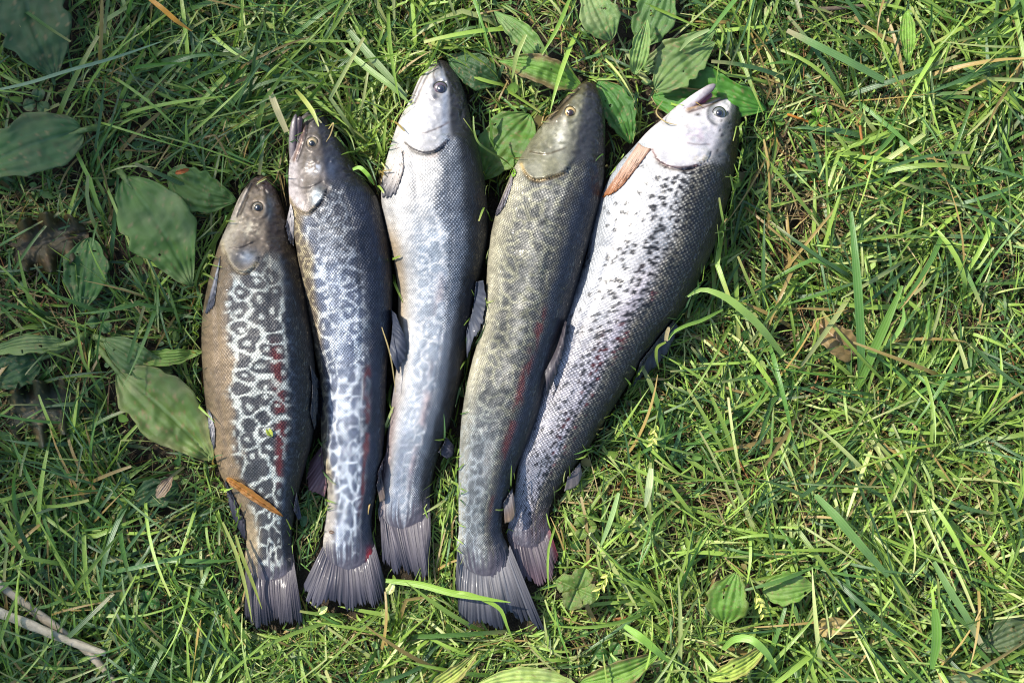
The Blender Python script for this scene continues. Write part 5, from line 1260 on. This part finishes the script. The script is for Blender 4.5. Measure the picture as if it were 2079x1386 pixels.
scatter_blades('grass', 52000, 12, 0.014, 0.050, 0.0009, 0.0027, 0.20, 1.05, pal_green, M_GRASS, 0.80, K=6, leafkeep=0.16, overkeep=0.45, density=lambda x, y: np.clip(0.78 + 0.9 * (fbm(x / 120, y / 120, 30) - 0.5) - 0.6 * np.exp(-(((x - 1640) / 170) ** 2 + ((y - 300) / 240) ** 2)) - 0.5 * np.exp(-(((x - 60) / 150) ** 2 + ((y - 480) / 110) ** 2)) - 0.5 * np.exp(-(((x - 60) / 150) ** 2 + ((y - 1100) / 150) ** 2)), 0.12, 1), cross=0.03)
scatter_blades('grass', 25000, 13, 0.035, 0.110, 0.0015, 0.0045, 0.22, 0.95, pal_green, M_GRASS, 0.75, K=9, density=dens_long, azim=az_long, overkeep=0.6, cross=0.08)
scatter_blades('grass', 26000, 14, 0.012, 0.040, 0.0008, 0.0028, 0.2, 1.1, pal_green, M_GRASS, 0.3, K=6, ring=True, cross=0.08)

def far_sward():
    r = np.random.default_rng(91); n = 26000
    x = r.uniform(-2.2, 2.2, n); y = r.uniform(-2.0, 2.0, n)
    k = (np.maximum(np.abs(x) / 0.55, np.abs(y) / 0.42) > 1.0) & (r.random(n) < np.clip(1.3 - np.hypot(x, y) / 2.3, 0.05, 1)); x, y = x[k], y[k]; n = len(x)
    a = r.uniform(0, 2 * np.pi, n); L = r.uniform(0.03, 0.10, n); e = r.uniform(0.2, 1.2, n); t = np.linspace(0, 1, 5)[None, :]
    E = e[:, None] * (1 - 1.5 * t); A = a[:, None] + r.normal(0, 0.5, (n, 1)) * t
    P = np.stack([x[:, None] + np.cumsum(np.cos(A) * np.cos(E), 1) * L[:, None] / 5, y[:, None] + np.cumsum(np.sin(A) * np.cos(E), 1) * L[:, None] / 5,
                  np.maximum(np.cumsum(np.sin(E), 1) * L[:, None] / 5, 0.001)], -1)
    px, py = x / S + 1039.5, 693 - y / S
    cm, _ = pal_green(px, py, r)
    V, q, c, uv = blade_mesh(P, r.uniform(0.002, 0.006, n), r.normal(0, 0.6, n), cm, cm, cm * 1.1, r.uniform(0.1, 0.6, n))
    mesh_obj('grass', V, q, M_GRASS, c, uv)['kind'] = 'stuff'
far_sward()

def scatter_small_leaves(name, N, seed, sunny=False):
    """round little leaves of clover and weeds low in the sward"""
    r = np.random.default_rng(seed)
    px = r.uniform(-420, 2500, N); py = r.uniform(-420, 1806, N)
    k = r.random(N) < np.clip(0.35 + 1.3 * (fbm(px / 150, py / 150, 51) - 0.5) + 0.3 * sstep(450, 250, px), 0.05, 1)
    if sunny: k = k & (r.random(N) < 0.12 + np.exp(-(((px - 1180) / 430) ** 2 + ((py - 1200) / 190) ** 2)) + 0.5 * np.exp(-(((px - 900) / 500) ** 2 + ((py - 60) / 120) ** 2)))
    px, py = px[k], py[k]; n = len(px)
    ok = ~look(dilate(fish_mask, 1), px, py) & ~(look(leaf_mask, px, py)); px, py = px[ok], py[ok]; n = len(px)
    R = r.uniform(0.0018, 0.0052, n); asp = r.uniform(0.35, 0.9, n); z = r.uniform(0.002, 0.010, n)
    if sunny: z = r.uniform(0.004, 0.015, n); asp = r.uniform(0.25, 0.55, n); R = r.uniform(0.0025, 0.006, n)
    an = r.uniform(0, 2 * np.pi, n); tilt = r.normal(0, 0.45, (n, 2)); m = 9
    th = np.linspace(0, 2 * np.pi, m, endpoint=False)[None, :]
    lx = R[:, None] * np.cos(th); ly = (R * asp)[:, None] * np.sin(th) * (1 - 0.35 * np.cos(th))
    X = lx * np.cos(an)[:, None] - ly * np.sin(an)[:, None]; Y = lx * np.sin(an)[:, None] + ly * np.cos(an)[:, None]
    Z = z[:, None] + X * tilt[:, :1] + Y * tilt[:, 1:] + np.abs(ly) * 0.35
    cx, cy, _ = at(px, py, 0.0)
    ring = np.stack([X + cx[:, None], Y + cy[:, None], Z], -1)
    cen = np.stack([cx, cy, z], -1)[:, None, :]
    V = np.concatenate([cen, ring], 1).reshape(-1, 3)
    j = np.arange(m); f = np.stack([np.zeros(m, int), 1 + j, 1 + (j + 1) % m], -1)[None] + (np.arange(n) * (m + 1))[:, None, None]
    k = r.random(n)
    c = np.where((k < 0.5)[:, None], lin(66, 104, 52), np.where((k < 0.95)[:, None], lin(98, 132, 58), lin(140, 128, 80))) * r.uniform(0.65, 1.25, (n, 1))
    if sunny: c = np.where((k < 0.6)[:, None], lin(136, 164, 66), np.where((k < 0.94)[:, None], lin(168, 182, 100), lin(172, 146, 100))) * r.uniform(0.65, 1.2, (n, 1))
    c = np.repeat(c[:, None, :], m + 1, 1) * np.concatenate([[1.2], np.full(m, 0.95)])[None, :, None]
    o = mesh_obj(name, V, f.reshape(-1, 3), M_LEAF, c.reshape(-1, 3)); o['kind'] = 'stuff'
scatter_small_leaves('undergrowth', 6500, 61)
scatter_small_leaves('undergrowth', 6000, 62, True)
